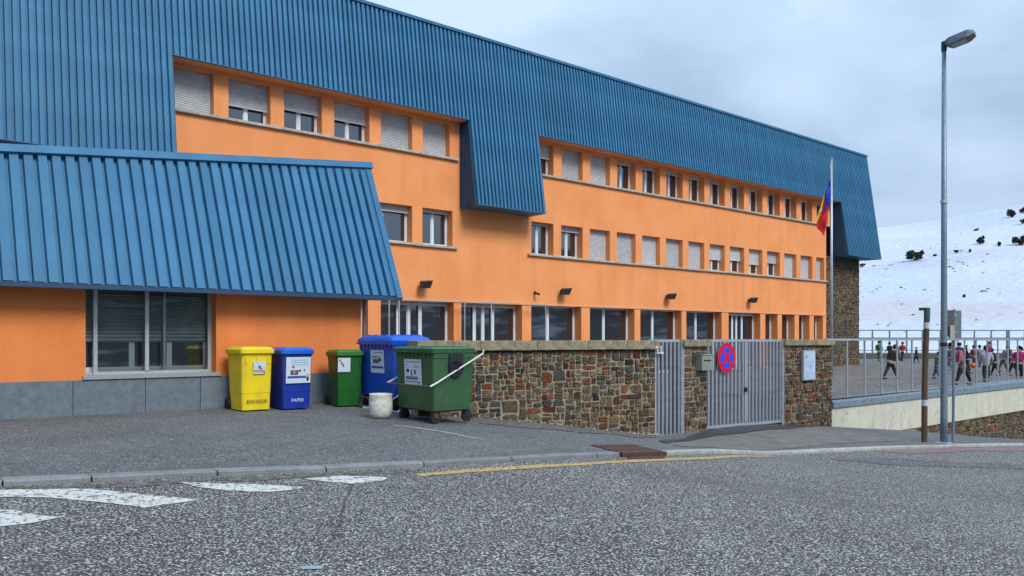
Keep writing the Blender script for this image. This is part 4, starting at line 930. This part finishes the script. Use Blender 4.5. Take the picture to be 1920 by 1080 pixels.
# mouldings on the yellow bin text line
def container(name, near_px, Z, Lx, Dx, hb, ht, bmx, lmx, label, inks, domed, trun=True, plate=None):
    """four-wheeled container: near vertical edge sighted at near_px; long front runs back-left, short side back-right"""
    va = math.atan2((near_px - 960) / F, 1.0)       # angle of the line of sight
    sa = R(38)                                       # short side direction = along the rubble wall
    S_ = Vector((math.cos(sa), math.sin(sa))); L_ = Vector((-math.sin(sa), math.cos(sa)))
    nc = Vector(((near_px - 960) / F * Z, Z)); c = nc + S_ * Dx / 2 + L_ * Lx / 2
    g = min(ground_xy(c.x, c.y), ground_xy(nc.x, nc.y) + 0.02)
    # local x = from far-left end to near end of the front (i.e. -L_), local y = S_ (depth, away from the front)
    r = tag(empty(name, (c.x, c.y, EYE + g), math.atan2(-L_.y, -L_.x)), label, 'waste container')
    mb = MB(); rs = []
    for z, s_, ins in ((hb, 0.93, 0.10), (hb + 0.28, 0.95, 0.06), (ht - 0.12, 0.985, 0.0), (ht - 0.115, 1.0, 0.0), (ht, 1.0, 0.0)):
        rs.append([(a_ * s_, b_ * (s_ - 0.02), z) for a_, b_ in rrect(Lx, Dx, 0.05)])
    mb.rings(rs); part('body', mb, bmx, r)
    mb = MB()
    for k in range(9): 
        q = -Lx / 2 + 0.12 + k * (Lx - 0.24) / 8; mb.box(q - .014, q + .014, -Dx / 2 - .012, -Dx / 2 + .02, ht - .10, ht - .03)
    mb.box(-Lx / 2 - 0.015, Lx / 2 + 0.015, -Dx / 2 - 0.03, Dx / 2 + .03, ht - 0.03, ht + 0.0)
    part('rim', mb, bmx, r)
    mb = MB()
    if domed:
        rs = []
        for z, s_ in ((0.001, 1.03), (0.045, 1.05), (0.09, 0.98), (0.125, 0.82), (0.14, 0.55)):
            rs.append([(a_ * s_, b_ * s_ - 0.01, ht + z) for a_, b_ in rrect(Lx, Dx, 0.07)])
        mb.rings(rs)
    else:
        rs = []
        for z, s_ in ((0.001, 1.02), (0.03, 1.04), (0.05, 0.99), (0.06, 0.8)):
            rs.append([(a_ * s_, b_ * s_ - 0.01, ht + z) for a_, b_ in rrect(Lx, Dx, 0.05)])
        mb.rings(rs)
    ld = part('lid', mb, lmx, r)
    mb = MB()
    for k in range(4): mb.box(-Lx * .4 + k * Lx * .22, -Lx * .4 + k * Lx * .22 + .10, -Dx * .35, Dx * .40, ht + (0.13 if domed else .055), ht + (0.15 if domed else .07))
    part('lid_rib', mb, lmx, ld)
    for k in (-0.3, 0.3):
        mb = MB(); mb.box(k - .06, k + .06, Dx / 2 - .02, Dx / 2 + .07, ht - .03, ht + .06); part('hinge', mb, bmx, r)
    # castors
    for sx in (-1, 1):
        for sy in (-1, 1):
            fk = MB(); fk.box(-.035, .035, -.045, .045, hb - .055, hb); fk.box(-.035, -.025, -.03, .05, .09, hb - .055); fk.box(.025, .035, -.03, .05, .09, hb - .055)
            fo = part('castor', fk, 'rust' if (sx, sy) == (1, -1) else 'lampgrey', r, loc=(sx * (Lx * .40), sy * (Dx * .37), 0))
            wm = MB(); wm.rings([[(x_, 0.02 + 0.09 * math.cos(2 * math.pi * k / 18), 0.09 + 0.09 * math.sin(2 * math.pi * k / 18)) for k in range(18)] for x_ in (-.022, .022)])
            part('wheel', wm, 'rubber', fo)
    fb = MB(); fb.box(-Lx * .40, Lx * .40, -Dx * .36, Dx * .36, hb - .03, hb - .002); part('chassis', fb, 'black', r)
    # lid-opening bar round the front, arms up to the rear hinge on both short sides
    z1_ = hb + (ht - hb) * (-0.03 if domed else 0.42)
    fx = Lx / 2 + 0.07
    part('bar', (lambda b: (b.tube([(-fx, -Dx / 2 - 0.10, z1_), (fx, -Dx / 2 - 0.10, z1_ - .0)], 0.013), b)[1])(MB()), 'rod_d', r)
    for sx in (-1, 1):
        b = MB(); b.tube([(sx * fx, -Dx / 2 - 0.10, z1_), (sx * fx, -Dx / 2 + 0.02, z1_ + 0.05), (sx * fx, Dx / 2 + 0.10, ht - 0.05), (sx * fx, Dx / 2 + 0.12, ht + 0.01)], 0.013); part('bar_arm', b, 'rod', r)
    if trun:
        mb = MB(); q = 20; ring = [(0.13 * math.cos(2 * math.pi * k / q), 0.13 * math.sin(2 * math.pi * k / q)) for k in range(q)]
        mb.rings([[(x_, a_, b_) for a_, b_ in ring] for x_ in (0, .03)]); mb.box(0, .03, -.13, .13, 0, .24)
        mb.rings([[(x_, a_ * .3, b_ * .3) for a_, b_ in ring] for x_ in (.031, .08)])
        part('lifting_plate', mb, 'black', r, loc=(Lx / 2 + 0.0, 0.02, ht - .29))
        # scribbled graffiti on the short side
        gm_ = MB(); pts = [(-.20, .10), (-.17, .16), (-.12, .13), (-.15, .08), (-.19, .07), (-.13, .03), (-.08, .07), (-.09, -.03), (-.14, -.07), (-.10, -.10), (-.05, -.02), (-.06, .06)]
        gm_.tube([(0, a_ * 1.1, b_ * 1.2) for a_, b_ in pts], 0.011, 5); gg = part('graffiti', gm_, 'st_dark', r, loc=(Lx / 2 * 0.962, -0.05, hb + (ht - hb) * .68)); gg.scale = (0.4, 1, 1)
    if domed:
        mb = MB(); mb.box(-.12, .10, -Dx / 2 - .10, -Dx / 2 + .05, hb - .07, hb - .03); part('foot_pedal', mb, 'redpl', r)
    sw, sh = 0.52, 0.42
    if inks:
        sx, sz, sw, sh, il = inks
        mb = MB(); mb.box(-sw / 2, sw / 2, -.004, 0, -sh / 2, sh / 2); stk = part('sticker', mb, 'sticker', r, loc=(sx, -Dx / 2 * .955 - .006, sz)); stk.rotation_euler = (0.035, 0, 0); ink(stk, sw, sh, il)
    return r
il_g = [(.08, .9, .12, .16, 'st_grey')] + lines(.15, .9, .84, .94, 1, 'st_grey') + [(.12, .28, .50, .62, 'st_dark'), (.38, .46, .36, .60, 'st_grey'), (.58, .68, .42, .60, 'st_blue'), (.08, .80, .22, .34, 'st_grey'), (.82, .90, .08, .14, 'redpl'), (.55, .9, .70, .76, 'st_or'), (.06, .2, .74, .80, 'st_teal')]
container('waste_container', 812, 12.4, 1.20, 0.80, 0.21, 1.15, 'g2_pl', 'g2_lid', 'dull green four wheeled waste container with sticker in front of the stone wall', (-0.02, 0.80, 0.52, 0.42, il_g), False)
il_b = lines(.3, .9, .84, .94, 1, 'st_grey') + lines(.2, .9, .68, .76, 1, 'st_teal') + [(.2, .6, .42, .60, 'st_brown'), (.62, .8, .50, .64, 'st_dark'), (.08, .95, .20, .30, 'st_blue'), (.1, .7, .66, .70, 'st_grey')]
container('waste_container', 738, 14.2, 1.36, 0.78, 0.24, 1.22, 'b2_pl', 'b_lid', 'bright blue four wheeled container with domed lid behind the green one', (0.06, 0.88, 0.50, 0.42, il_b), True, trun=False)
# pot
pz = 13.15; pxx = (714 - 960) / F * pz
pt = tag(empty('white_pot', (pxx, pz, EYE + ground_xy(pxx, pz))), 'grubby off white rounded tub standing in front of the blue container', 'tub')
mb = MB(); mb.lathe([(0.02, 0), (0.11, 0.0), (0.15, 0.025), (0.18, 0.08), (0.193, 0.16), (0.194, 0.26), (0.185, 0.37), (0.19, 0.39), (0.186, 0.405), (0.172, 0.405), (0.168, 0.33), (0.02, 0.32)], 28); part('tub_body', mb, 'pot', pt, smooth=True)
mb = MB(); mb.lathe([(0.01, 0.321), (0.166, 0.326), (0.1, 0.35), (0.01, 0.355)], 24); part('soil', mb, 'st_brown', pt)
# ------------------------------------------------------------------ wall floodlights and camera on the school
for u, h, lab in ((15.41, 1.86, 'leftmost of the dark floodlights on the orange school wall'), (22.07, 1.87, 'second dark floodlight from the left on the orange school wall'),
                  (28.66, 1.90, 'third dark floodlight from the left on the orange school wall'), (35.12, 1.93, 'rightmost of the dark floodlights on the orange school wall')):
    r = tag(frame_root('wall_floodlight', u, FV, h), lab, 'floodlight', 'floodlights along the school wall')
    mb = MB(); mb.box(-.05, .05, -.06, 0, -.07, .07); mb.tube([(0, -.03, 0), (0.02, -.24, 0.02)], 0.025); part('bracket', mb, 'lampgrey', r)
    mb = MB(); mb.hexa([(-.20, -.40, -.14), (.14, -.40, -.12), (.14, -.18, -.08), (-.20, -.18, -.10)], [(-.15, -.46, 0.08), (.21, -.46, .14), (.21, -.18, .16), (-.15, -.18, .12)]); part('housing', mb, 'lampgrey', r, bevel=0.012)
    mb = MB(); mb.hexa([(-.17, -.38, -.148), (.11, -.38, -.13), (.11, -.22, -.10), (-.17, -.22, -.118)], [(-.17, -.38, -.13), (.11, -.38, -.11), (.11, -.22, -.08), (-.17, -.22, -.098)]); part('lens', mb, 'lensg', r)
r = tag(frame_root('wall_camera', 20.67, FV, 1.78), 'tiny dark camera on the orange wall left of a floodlight', 'camera')
mb = MB(); mb.box(-.04, .04, -.05, 0, -.06, .06); mb.tube([(0, -.05, 0), (0.03, -.16, -.03)], 0.02); part('mount', mb, 'lampgrey', r)
mb = MB(); mb.tube([(-.04, -.14, -.02), (.05, -.26, -.07)], 0.045, 10); part('camera_head', mb, 'black', r)

# ------------------------------------------------------------------ street lamp, marker post, road sign, flagpole
def stand(px, py, Z0=12):
    u, v = ray_hit(px, py, ground, Z0); p = UV(u, v, ground(u, v)); return p
p = stand(1770, 831); Zp = p.y; k_ = Zp / F
lp = tag(empty('street_lamp', p), 'tall galvanised street lamp with single flat head by the kerb', 'street lamp')
H_ = (831 - 88) * k_
mb = MB(); mb.tube([(0, 0, 0), (0, 0, 0.6), (0, 0, H_ * .5), (0, 0, H_)], .07, 16, rr=[.078, .072, .058, .042]); part('pole', mb, 'pole', lp, smooth=True)
mb = MB(); mb.lathe([(.09, 0), (.12, 0.0), (.12, .02), (.09, .03)], 16); mb.box(-.15, .15, -.15, .15, 0.0, 0.015); part('base_plate', mb, 'steel', lp)
for hz, rr2, m_ in ((831 - 378, .072, 'steel_l'), (831 - 646, .073, 'black')):
    mb = MB(); mb.lathe([(rr2 * .8, hz * k_ - .04), (rr2, hz * k_ - .035), (rr2, hz * k_ + .035), (rr2 * .8, hz * k_ + .04)], 16); part('collar', mb, m_, lp)
hd = MB()   # flat trapezoid head, seen from below
def hp(x, y, z): return (x, y, z)
hd.rings([[hp(-.01, -.05, -.04), hp(-.01, .05, -.04), hp(-.01, .05, .05), hp(-.01, -.05, .05)],
          [hp(.12, -.16, -.10), hp(.12, .16, -.10), hp(.12, .15, .08), hp(.12, -.15, .08)],
          [hp(.55, -.19, -.06), hp(.55, .19, -.06), hp(.55, .15, .12), hp(.55, -.15, .12)],
          [hp(.68, -.14, -.0), hp(.68, .14, -.0), hp(.68, .10, .09), hp(.68, -.10, .09)]])
ho = part('lamp_head', hd, 'sg_back', lp, bevel=0.012, loc=(0.02, 0, H_ + .06)); ho.rotation_euler = (0, R(-6), R(-42)); ho.scale = (.84, .95, .95)
mb = MB(); mb.hexa([(.16, -.13, -.115), (.50, -.15, -.085), (.50, .15, -.085), (.16, .13, -.115)], [(.16, -.13, -.10), (.50, -.15, -.07), (.50, .15, -.07), (.16, .13, -.10)]); part('lens', mb, 'lensg', ho)
mb = MB(); mb.lathe([(.03, H_ - .10), (.055, H_ - .09), (.055, H_ + .10), (.03, H_ + .12)], 12); part('spigot', mb, 'black', lp)
p = stand(1733, 829); k_ = p.y / F
wp = tag(empty('marker_post', p), 'brown wooden trail post with green top and pale painted bands', 'marker post')
H_ = (829 - 577) * k_; rr3 = 5.2 * k_
mb = MB(); mb.tube([(0, 0, 0), (0.01, 0, H_ * .5), (0.055, 0, H_ * .925)], rr3, 12); part('shaft', mb, 'wood', wp)
mb = MB(); mb.tube([(0.056, 0, H_ * .925), (0.06, 0, H_)], rr3 * 1.04, 12); part('green_cap', mb, 'greenp', wp)
for z in (.845, .27):
    mb = MB(); xx = 0.011 + (z - .5) * .045 / .425 if z > .5 else 0.01 * z * 2; mb.tube([(xx, 0, H_ * z), (xx + .003, 0, H_ * (z + .045))], rr3 * 1.04, 12); part('painted_band', mb, 'whitep', wp)
mb = MB(); mb.box(-.14, -.06, -.03, .03, H_ - .06, H_); part('bracket', mb, 'lampgrey', wp, loc=(0.04, 0, 0))
p = stand(1787, 829); k_ = p.y / F
sp = tag(empty('road_sign', p), 'road sign seen from behind on a thin steel pole beside the lamp', 'road sign')
H_ = (829 - 580) * k_
mb = MB(); mb.tube([(0, 0, 0), (0.03, 0, H_)], .03, 12); part('pole', mb, 'pole', sp)
mb = MB(); mb.box(-.07, .30, 0.035, .06, H_ - .66, H_ - .02); pb = part('sign_plate', mb, 'sg_back', sp, bevel=0.01); pb.rotation_euler = (0, 0, R(20))
mb = MB(); mb.box(-.24, 0.0, -.09, -.065, H_ - .62, H_ - .02); pb = part('side_plate', mb, mat('brownish_sign_back', (0.10, 0.10, 0.11), .6), sp, bevel=0.01); pb.rotation_euler = (0, 0, R(-10))
mb = MB(); mb.box(-.13, -.03, -.12, -.10, H_ - .70, H_ - .36); part('small_plate', mb, 'sg_cream', sp)
mb = MB(); mb.box(-.05, .06, -.05, .05, H_ - .16, H_ - .12); mb.box(-.05, .06, -.05, .05, H_ - .54, H_ - .50); part('clamp', mb, 'steel', sp)
# flag
fz = 33.0; fx_ = (1559 - 960) / F * fz; hpole = (635 - 299) / F * fz - YH
fp = tag(empty('flagpole', (fx_, fz, EYE + YH)), 'tall pale flagpole standing in front of the stone end tower', 'flagpole')
mb = MB(); mb.tube([(0, 0, 0), (0, 0, hpole)], .05, 12, rr=[.062, .042]); part('pole', mb, 'steel_l', fp, smooth=True)
mb = MB(); mb.lathe([(.01, hpole), (.07, hpole + .02), (.07, hpole + .05), (.01, hpole + .07)], 12); part('finial', mb, 'steel_l', fp)
kz = fz / F; fl = MB(); nu, nvv = 30, 22
top = hpole - (335 - 299) * kz
for i in range(nu + 1):
    for j in range(nvv + 1):
        s_ = i / nu; t_ = j / nvv       # s across the three stripes, t down the hoist; the cloth hangs gathered
        dropx = -(0.03 + 0.60 * math.sin(math.pi * min(1.0, s_ * .85)) * (0.45 + 0.55 * t_))
        fold = math.sin(s_ * 17 + t_ * 5) * 0.11 * (0.3 + s_)
        z = top - t_ * 1.0 - s_ * 1.35 + 0.03 * math.sin(s_ * 23)
        fl.v.append((dropx + 0.5 * fold, fold + 0.02 * math.sin(t_ * 9), z))
n = nvv + 1
for i in range(nu):
    for j in range(nvv): fl.f.append((i * n + j, (i + 1) * n + j, (i + 1) * n + j + 1, i * n + j + 1)); fl.m.append(0 if i < nu * .26 else 1 if i < nu * .64 else 2)
fo = part('flag', fl, ['flag_b', 'flag_y', 'flag_r'], smooth=True, loc=fp.location); tag(fo, 'limp blue yellow and red flag hanging from the flagpole', 'flag')
sol = fo.modifiers.new('thickness', 'SOLIDIFY'); sol.thickness = 0.006

# ------------------------------------------------------------------ shrubs and rocks on the snow
def hill_hit(px, py):
    Z = 79
    while Z < 279:
        if (635 - py) / F * Z <= hill_h(px, Z) and True: return Vector(((px - 960) / F * Z, Z, hill_h(px, Z) + EYE))
        Z += 0.5
    return None
def shrub(px, py, wpx, hpx, lab, seed):
    p = hill_hit(px, py)
    if p is None: return
    k = p.y / F; W, H = wpx * k, hpx * k; rnd = random.Random(seed)
    r = tag(empty('shrub', p - Vector((0, 0, 0.1))), lab, 'shrub', 'dark shrubs on the snow slope')
    mb = MB()
    for q in range(5): 
        a_ = rnd.uniform(0, 6.28); mb.tube([(0, 0, 0), (math.cos(a_) * W * .15, math.sin(a_) * W * .15, H * .35), (math.cos(a_) * W * .3, math.sin(a_) * W * .3, H * .7)], .1, 5, rr=[.12, .09, .04])
    part('stem', mb, 'bark', r)
    mb = MB(); nL = 900
    clumps = [(rnd.uniform(-.38, .38) * W, rnd.uniform(-.3, .3) * W, rnd.uniform(.25, .72) * H, rnd.uniform(.14, .26)) for _ in range(9)]
    for _ in range(nL):
        c = rnd.choice(clumps); d = Vector((rnd.gauss(0, 1), rnd.gauss(0, 1), rnd.gauss(0, 1))).normalized() * rnd.uniform(.4, 1) * c[3]
        q = Vector((c[0] + d.x * W, c[1] + d.y * W, max(0.05, c[2] + d.z * H * 1.1))); s_ = rnd.uniform(.03, .07) * (W + H) * .8
        e1 = Vector((rnd.gauss(0, 1), rnd.gauss(0, 1), rnd.gauss(0, 1))).normalized() * s_; e2 = e1.cross(Vector((rnd.gauss(0, 1), rnd.gauss(0, 1), rnd.gauss(0, 1)))).normalized() * s_ * .7
        mb.add([q - e1, q + e2, q + e1, q - e2], [(0, 1, 2, 3)])
    part('foliage', mb, 'bush', r)
for i, (a_, b_, c_, d_, lab) in enumerate([
    (1715, 488, 34, 22, 'large wide dark shrub on the snow just right of the school roof'),
    (1838, 458, 13, 19, 'tall narrow dark shrub standing alone right of the lamp pole'),
    (1873, 463, 8, 13, 'small pointed shrub on the snow right of the tall narrow one'),
    (1896, 408, 15, 18, 'brownish shrub high on the slope near the skyline'),
    (1913, 460, 28, 24, 'big round dark shrub at the right edge of the snow slope'),
    (1918, 400, 12, 14, 'shrub near the skyline at the right edge of the photograph'),
    (1830, 433, 9, 6, 'low dark shrub on the slope above the tall narrow shrub'),
    (1793, 474, 7, 8, 'small dark shrub close to the lamp pole on the snow'),
    (1753, 481, 8, 7, 'small dark shrub between the large wide shrub and the lamp pole'),
    (1918, 420, 9, 12, 'dark shrub between the skyline and the big round shrub'),
    (1617, 500, 10, 8, 'shrub peeking out beside the stone end tower under the roof'),
    (1819, 473, 4, 9, 'thin sapling left of the small pointed shrub'),
    (1808, 558, 6, 8, 'lone small shrub low on the slope above the road sign')]): shrub(a_, b_, c_, d_, lab, 60 + i)
rk = []
for q in range(4):
    rnd = random.Random(90 + q); bm = bmesh.new(); bmesh.ops.create_icosphere(bm, subdivisions=1, radius=1)
    for v in bm.verts: v.co = v.co * rnd.uniform(.65, 1.15); v.co.z *= .55
    me = bpy.data.meshes.new('snow_rock'); bm.to_mesh(me); bm.free(); me.materials.append(M['rock']); rk.append(me)
rnd = random.Random(17); spots = []
for (x0, y0, x1, y1, n) in ((1618, 505, 1700, 490, 9), (1615, 560, 1652, 538, 7), (1662, 612, 1676, 603, 4), (1702, 595, 1720, 589, 4), (1795, 492, 1815, 500, 4), (1840, 548, 1856, 541, 5), (1828, 602, 1846, 597, 4), (1874, 530, 1878, 590, 4), (1782, 500, 1790, 512, 3), (1780, 468, 1860, 478, 5)):
    for k in range(n): t_ = (k + rnd.uniform(0, .6)) / n; spots.append((x0 + (x1 - x0) * t_ + rnd.uniform(-2, 2), y0 + (y1 - y0) * t_ + rnd.uniform(-2, 2)))
spots += [(rnd.uniform(1616, 1918), rnd.uniform(455, 625)) for _ in range(34)]
for q, (x_, y_) in enumerate(spots):
    p = hill_hit(x_, y_)
    if p is None: continue
    o = link('snow_rock', rk[q % 4], None, p, rnd.uniform(0, 6)); s_ = rnd.uniform(1.0, 3.2) * p.y / F; o.scale = (s_ * rnd.uniform(1, 2), s_, s_)
    tag(o, 'small dark rock poking out of the snow slope', 'rock', 'rocks poking through the snow')

# ------------------------------------------------------------------ children in the schoolyard
def skin_mesh(name, verts, edges, m, sub=1):
    me = bpy.data.meshes.new(name); me.from_pydata([v[0] for v in verts], edges, []); ob = bpy.data.objects.new(name, me); C.objects.link(ob)
    sk = ob.modifiers.new('s', 'SKIN'); sk.use_smooth_shade = True
    for i, v in enumerate(verts): me.skin_vertices[0].data[i].radius = (v[1], v[2] if len(v) > 2 else v[1])
    me.skin_vertices[0].data[0].use_root = True
    sb = ob.modifiers.new('b', 'SUBSURF'); sb.levels = sub; sb.render_levels = sub
    dg = bpy.context.evaluated_depsgraph_get(); out = bpy.data.meshes.new_from_object(ob.evaluated_get(dg)); bpy.data.objects.remove(ob)
    out.materials.clear(); out.materials.append(m); out.name = name
    for p in out.polygons: p.use_smooth = True
    return out
def person(px, foot_y, hgt, face, jacket, trousers, hair, label, lean=0.0, stride=0.12, arm=0.25, seed=0, sit=False):
    Z = -YH * F / (foot_y - 635); x = (px - 960) / F * Z
    r = tag(empty('person', (x, Z, EYE + YH), face), label, 'person', 'children in the schoolyard'); s = hgt
    J = {}
    lx = lambda z: lean * max(0, z - .5) * 1.6       # forward (−y) lean grows with height
    pel = Vector((0, 0, .52)); chest = Vector((0, -lx(.74), .74)); neck = Vector((0, -lx(.83) - .01, .835)); head = Vector((0, -lx(.92) - .02, .925))
    V = [(pel, .085, .065), (chest, .095, .06), (neck, .032), (head, .062, .066)]
    Eg = [(0, 1), (1, 2), (2, 3)]
    def limb(p0, pts): 
        last = p0
        for q, rad in pts: V.append((q, rad)); Eg.append((last, len(V) - 1)); last = len(V) - 1
    for sd_, st in ((-1, stride), (1, -stride)):
        limb(0, [(Vector((sd_ * .055, -st * .4, .30)), .042), (Vector((sd_ * .06, -st + (0.03 if st < 0 else 0), .055)), .026), (Vector((sd_ * .06, -st - .055, .02)), .020)])
        limb(1, [(Vector((sd_ * .115, chest.y, .79)), .034), (Vector((sd_ * .155, chest.y - arm * .12 * sd_, .64)), .026), (Vector((sd_ * .15, chest.y - .05 - arm * .3 * (1 if sd_ < 0 else .3), .50 + arm * .1)), .018), (Vector((sd_ * .148, chest.y - .07 - arm * .36 * (1 if sd_ < 0 else .3), .455 + arm * .12)), .020)])
    sc = lambda vs: [(v[0] * s, *[q * s for q in v[1:]]) for v in vs]
    body = link('body', skin_mesh('body', sc(V), Eg, M['skin'], 1), r)
    jv = [(pel + Vector((0, 0, -.045)), .108, .09), (chest, .115, .080), (neck + Vector((0, 0, -.01)), .045)]; je = [(0, 1), (1, 2)]
    base = len(jv)
    for sd_ in (-1, 1):
        i0 = 8 if sd_ < 0 else 15
        idx = [i for i in range(len(V)) if V[i][0].z > .4 and i > 3 and V[i][0].x * sd_ > .1][:3]
        last = 1
        for j, q in enumerate(idx): jv.append((V[q][0], V[q][1] * (1.45 if j < 2 else 1.6))); je.append((last, len(jv) - 1)); last = len(jv) - 1
    link('jacket', skin_mesh('jacket', sc(jv), je, cloth(jacket), 1), r)
    tv = [(pel + Vector((0, 0, .02)), .09, .075)]; te = []
    for sd_ in (-1, 1):
        idx = [i for i in range(4, len(V)) if V[i][0].z < .4 and V[i][0].x * sd_ > 0][:2]; last = 0
        for j, q in enumerate(idx): tv.append((V[q][0] + Vector((0, 0, 0 if j == 0 else .02)), V[q][1] * 1.35)); te.append((last, len(tv) - 1)); last = len(tv) - 1
    link('trousers', skin_mesh('trousers', sc(tv), te, cloth(trousers), 1), r)
    for sd_ in (-1, 1):
        idx = [i for i in range(4, len(V)) if V[i][0].z < .1 and V[i][0].x * sd_ > 0]
        a_, b_ = V[idx[0]][0], V[idx[-1]][0]; mb = MB(); mb.tube([(a_.x * s, a_.y * s + .02 * s, .028 * s), (b_.x * s, b_.y * s - .03 * s, .022 * s)], .028 * s, 8); part('shoe', mb, 'st_dark', r)
    hm = bmesh.new(); bmesh.ops.create_uvsphere(hm, u_segments=14, v_segments=9, radius=.074 * s)
    bmesh.ops.delete(hm, geom=[v for v in hm.verts if v.co.y < -.02 * s and v.co.z < .022 * s], context='VERTS')
    for v in hm.verts: v.co.z *= 1.1
    me = bpy.data.meshes.new('hair'); hm.to_mesh(me); hm.free(); me.materials.append(cloth(hair)); link('hair', me, r, (head + Vector((0, .008, .022))) * s)
    for sx in (-.024, .024):
        mb = MB(); mb.box(-.007 * s, .007 * s, -.004 * s, .004 * s, -.005 * s, .005 * s); part('eye', mb, 'st_dark', r, loc=(head + Vector((sx, -.062, .004))) * s)
    mb = MB(); mb.box(-.008 * s, .008 * s, -.016 * s, .01 * s, -.016 * s, .006 * s); part('nose', mb, 'skin', r, loc=(head + Vector((0, -.062, -.012))) * s)
    return r
dk = (0.02, 0.018, 0.025); br = (0.05, 0.025, 0.018); navy = (0.015, 0.02, 0.05); jeans = (0.07, 0.12, 0.2)
person(1670, 711, 1.32, R(120), dk, dk, br, 'child in dark clothes running across the yard behind the fence', lean=.3, stride=.2, arm=.6)
person(1756, 710, 1.05, R(40), (0.015, 0.12, 0.05), jeans, dk, 'small child in green top and jeans between marker post and lamp', lean=.1)
person(1806, 722, 1.42, R(-70), (0.40, 0.12, 0.16), dk, dk, 'child in pink coat bending forward just right of the sign pole', lean=.55, stride=.14, arm=.5)
person(1849, 716, 1.30, R(160), (0.42, 0.42, 0.52), dk, br, 'child in pale patterned jacket and black trousers near the fence', stride=.08)
person(1911, 712, 1.28, R(-30), (0.40, 0.015, 0.13), dk, br, 'child in long magenta coat at the right edge of the yard', stride=.06)
person(1854, 684, 1.38, R(30), (0.33, 0.01, 0.07), navy, br, 'child in crimson jacket farther back behind the pale jacket', arm=.6)
person(1881, 697, 1.22, R(90), (0.22, 0.22, 0.27), (0.1, 0.1, 0.12), dk, 'child in grey patterned jacket walking near the right fence posts', lean=.25)
person(1799, 692, 1.35, R(0), navy, navy, dk, 'child in navy standing farther back beside the sign pole')
person(1826, 688, 1.2, R(200), (0.16, 0.06, 0.05), navy, br, 'child in brown jacket farther back left of the crimson jacket', arm=.5)
person(1837, 688, 1.2, R(170), (0.30, 0.22, 0.18), (0.03, 0.06, 0.2), br, 'child in beige top and blue trousers beside the brown jacket')
person(1692, 676, 1.32, R(10), (0.32, 0.01, 0.05), dk, dk, 'distant child in dark red jacket at the far railing')
person(1683, 677, 1.25, R(60), (0.03, 0.02, 0.04), dk, dk, 'distant child in black left of the dark red jacket')
person(1668, 678, 1.3, R(-60), (0.01, 0.05, 0.04), dk, dk, 'distant child in dark green close to the far railing')
person(1648, 677, 1.4, R(0), (0.0, 0.15, 0.05), (0.08, 0.07, 0.02), br, 'distant child in bright green top beside the far railing')
person(1735 - 17, 680, 1.0, R(80), navy, dk, dk, 'small distant child in navy left of the marker post')
person(1896, 690, 1.2, R(-90), (0.12, 0.1, 0.1), dk, br, 'child in dark grey farther back near the right edge', lean=.2)
person(1812, 700, 1.25, R(60), dk, navy, br, 'child in black jacket standing close behind the child in the pink coat', arm=.7)
person(1866, 704, 1.15, R(-120), navy, dk, dk, 'short child in dark navy beside the pale patterned jacket', lean=.15)
person(1900, 705, 1.20, R(100), (0.30, 0.05, 0.08), dk, dk, 'child in dark raspberry jacket leaning left of the magenta coat', lean=.45, arm=.8)
person(1780, 695, 1.2, R(20), (0.03, 0.05, 0.06), jeans, br, 'child in charcoal top and jeans half hidden by the lamp pole', stride=.18)
bz = -YH * F / (690 - 635); o = empty('play_ball', ((1825 - 960) / F * bz, bz, EYE + YH)); tag(o, 'orange ball on the schoolyard ground behind the fence', 'ball')
bm = bmesh.new(); bmesh.ops.create_icosphere(bm, subdivisions=3, radius=.14); me = bpy.data.meshes.new('ball_skin'); bm.to_mesh(me); bm.free(); me.materials.append(M['orangeball']); bo = link('ball_skin', me, o, (0, 0, .14))
for a_ in (0, 90):
    mb = MB(); mb.tube([(.141 * math.cos(2 * math.pi * k / 24), .141 * math.sin(2 * math.pi * k / 24), 0) for k in range(25)], .004, 4); q = part('seam', mb, 'st_dark', o, loc=(0, 0, .14)); q.rotation_euler = (R(a_), 0, 0)
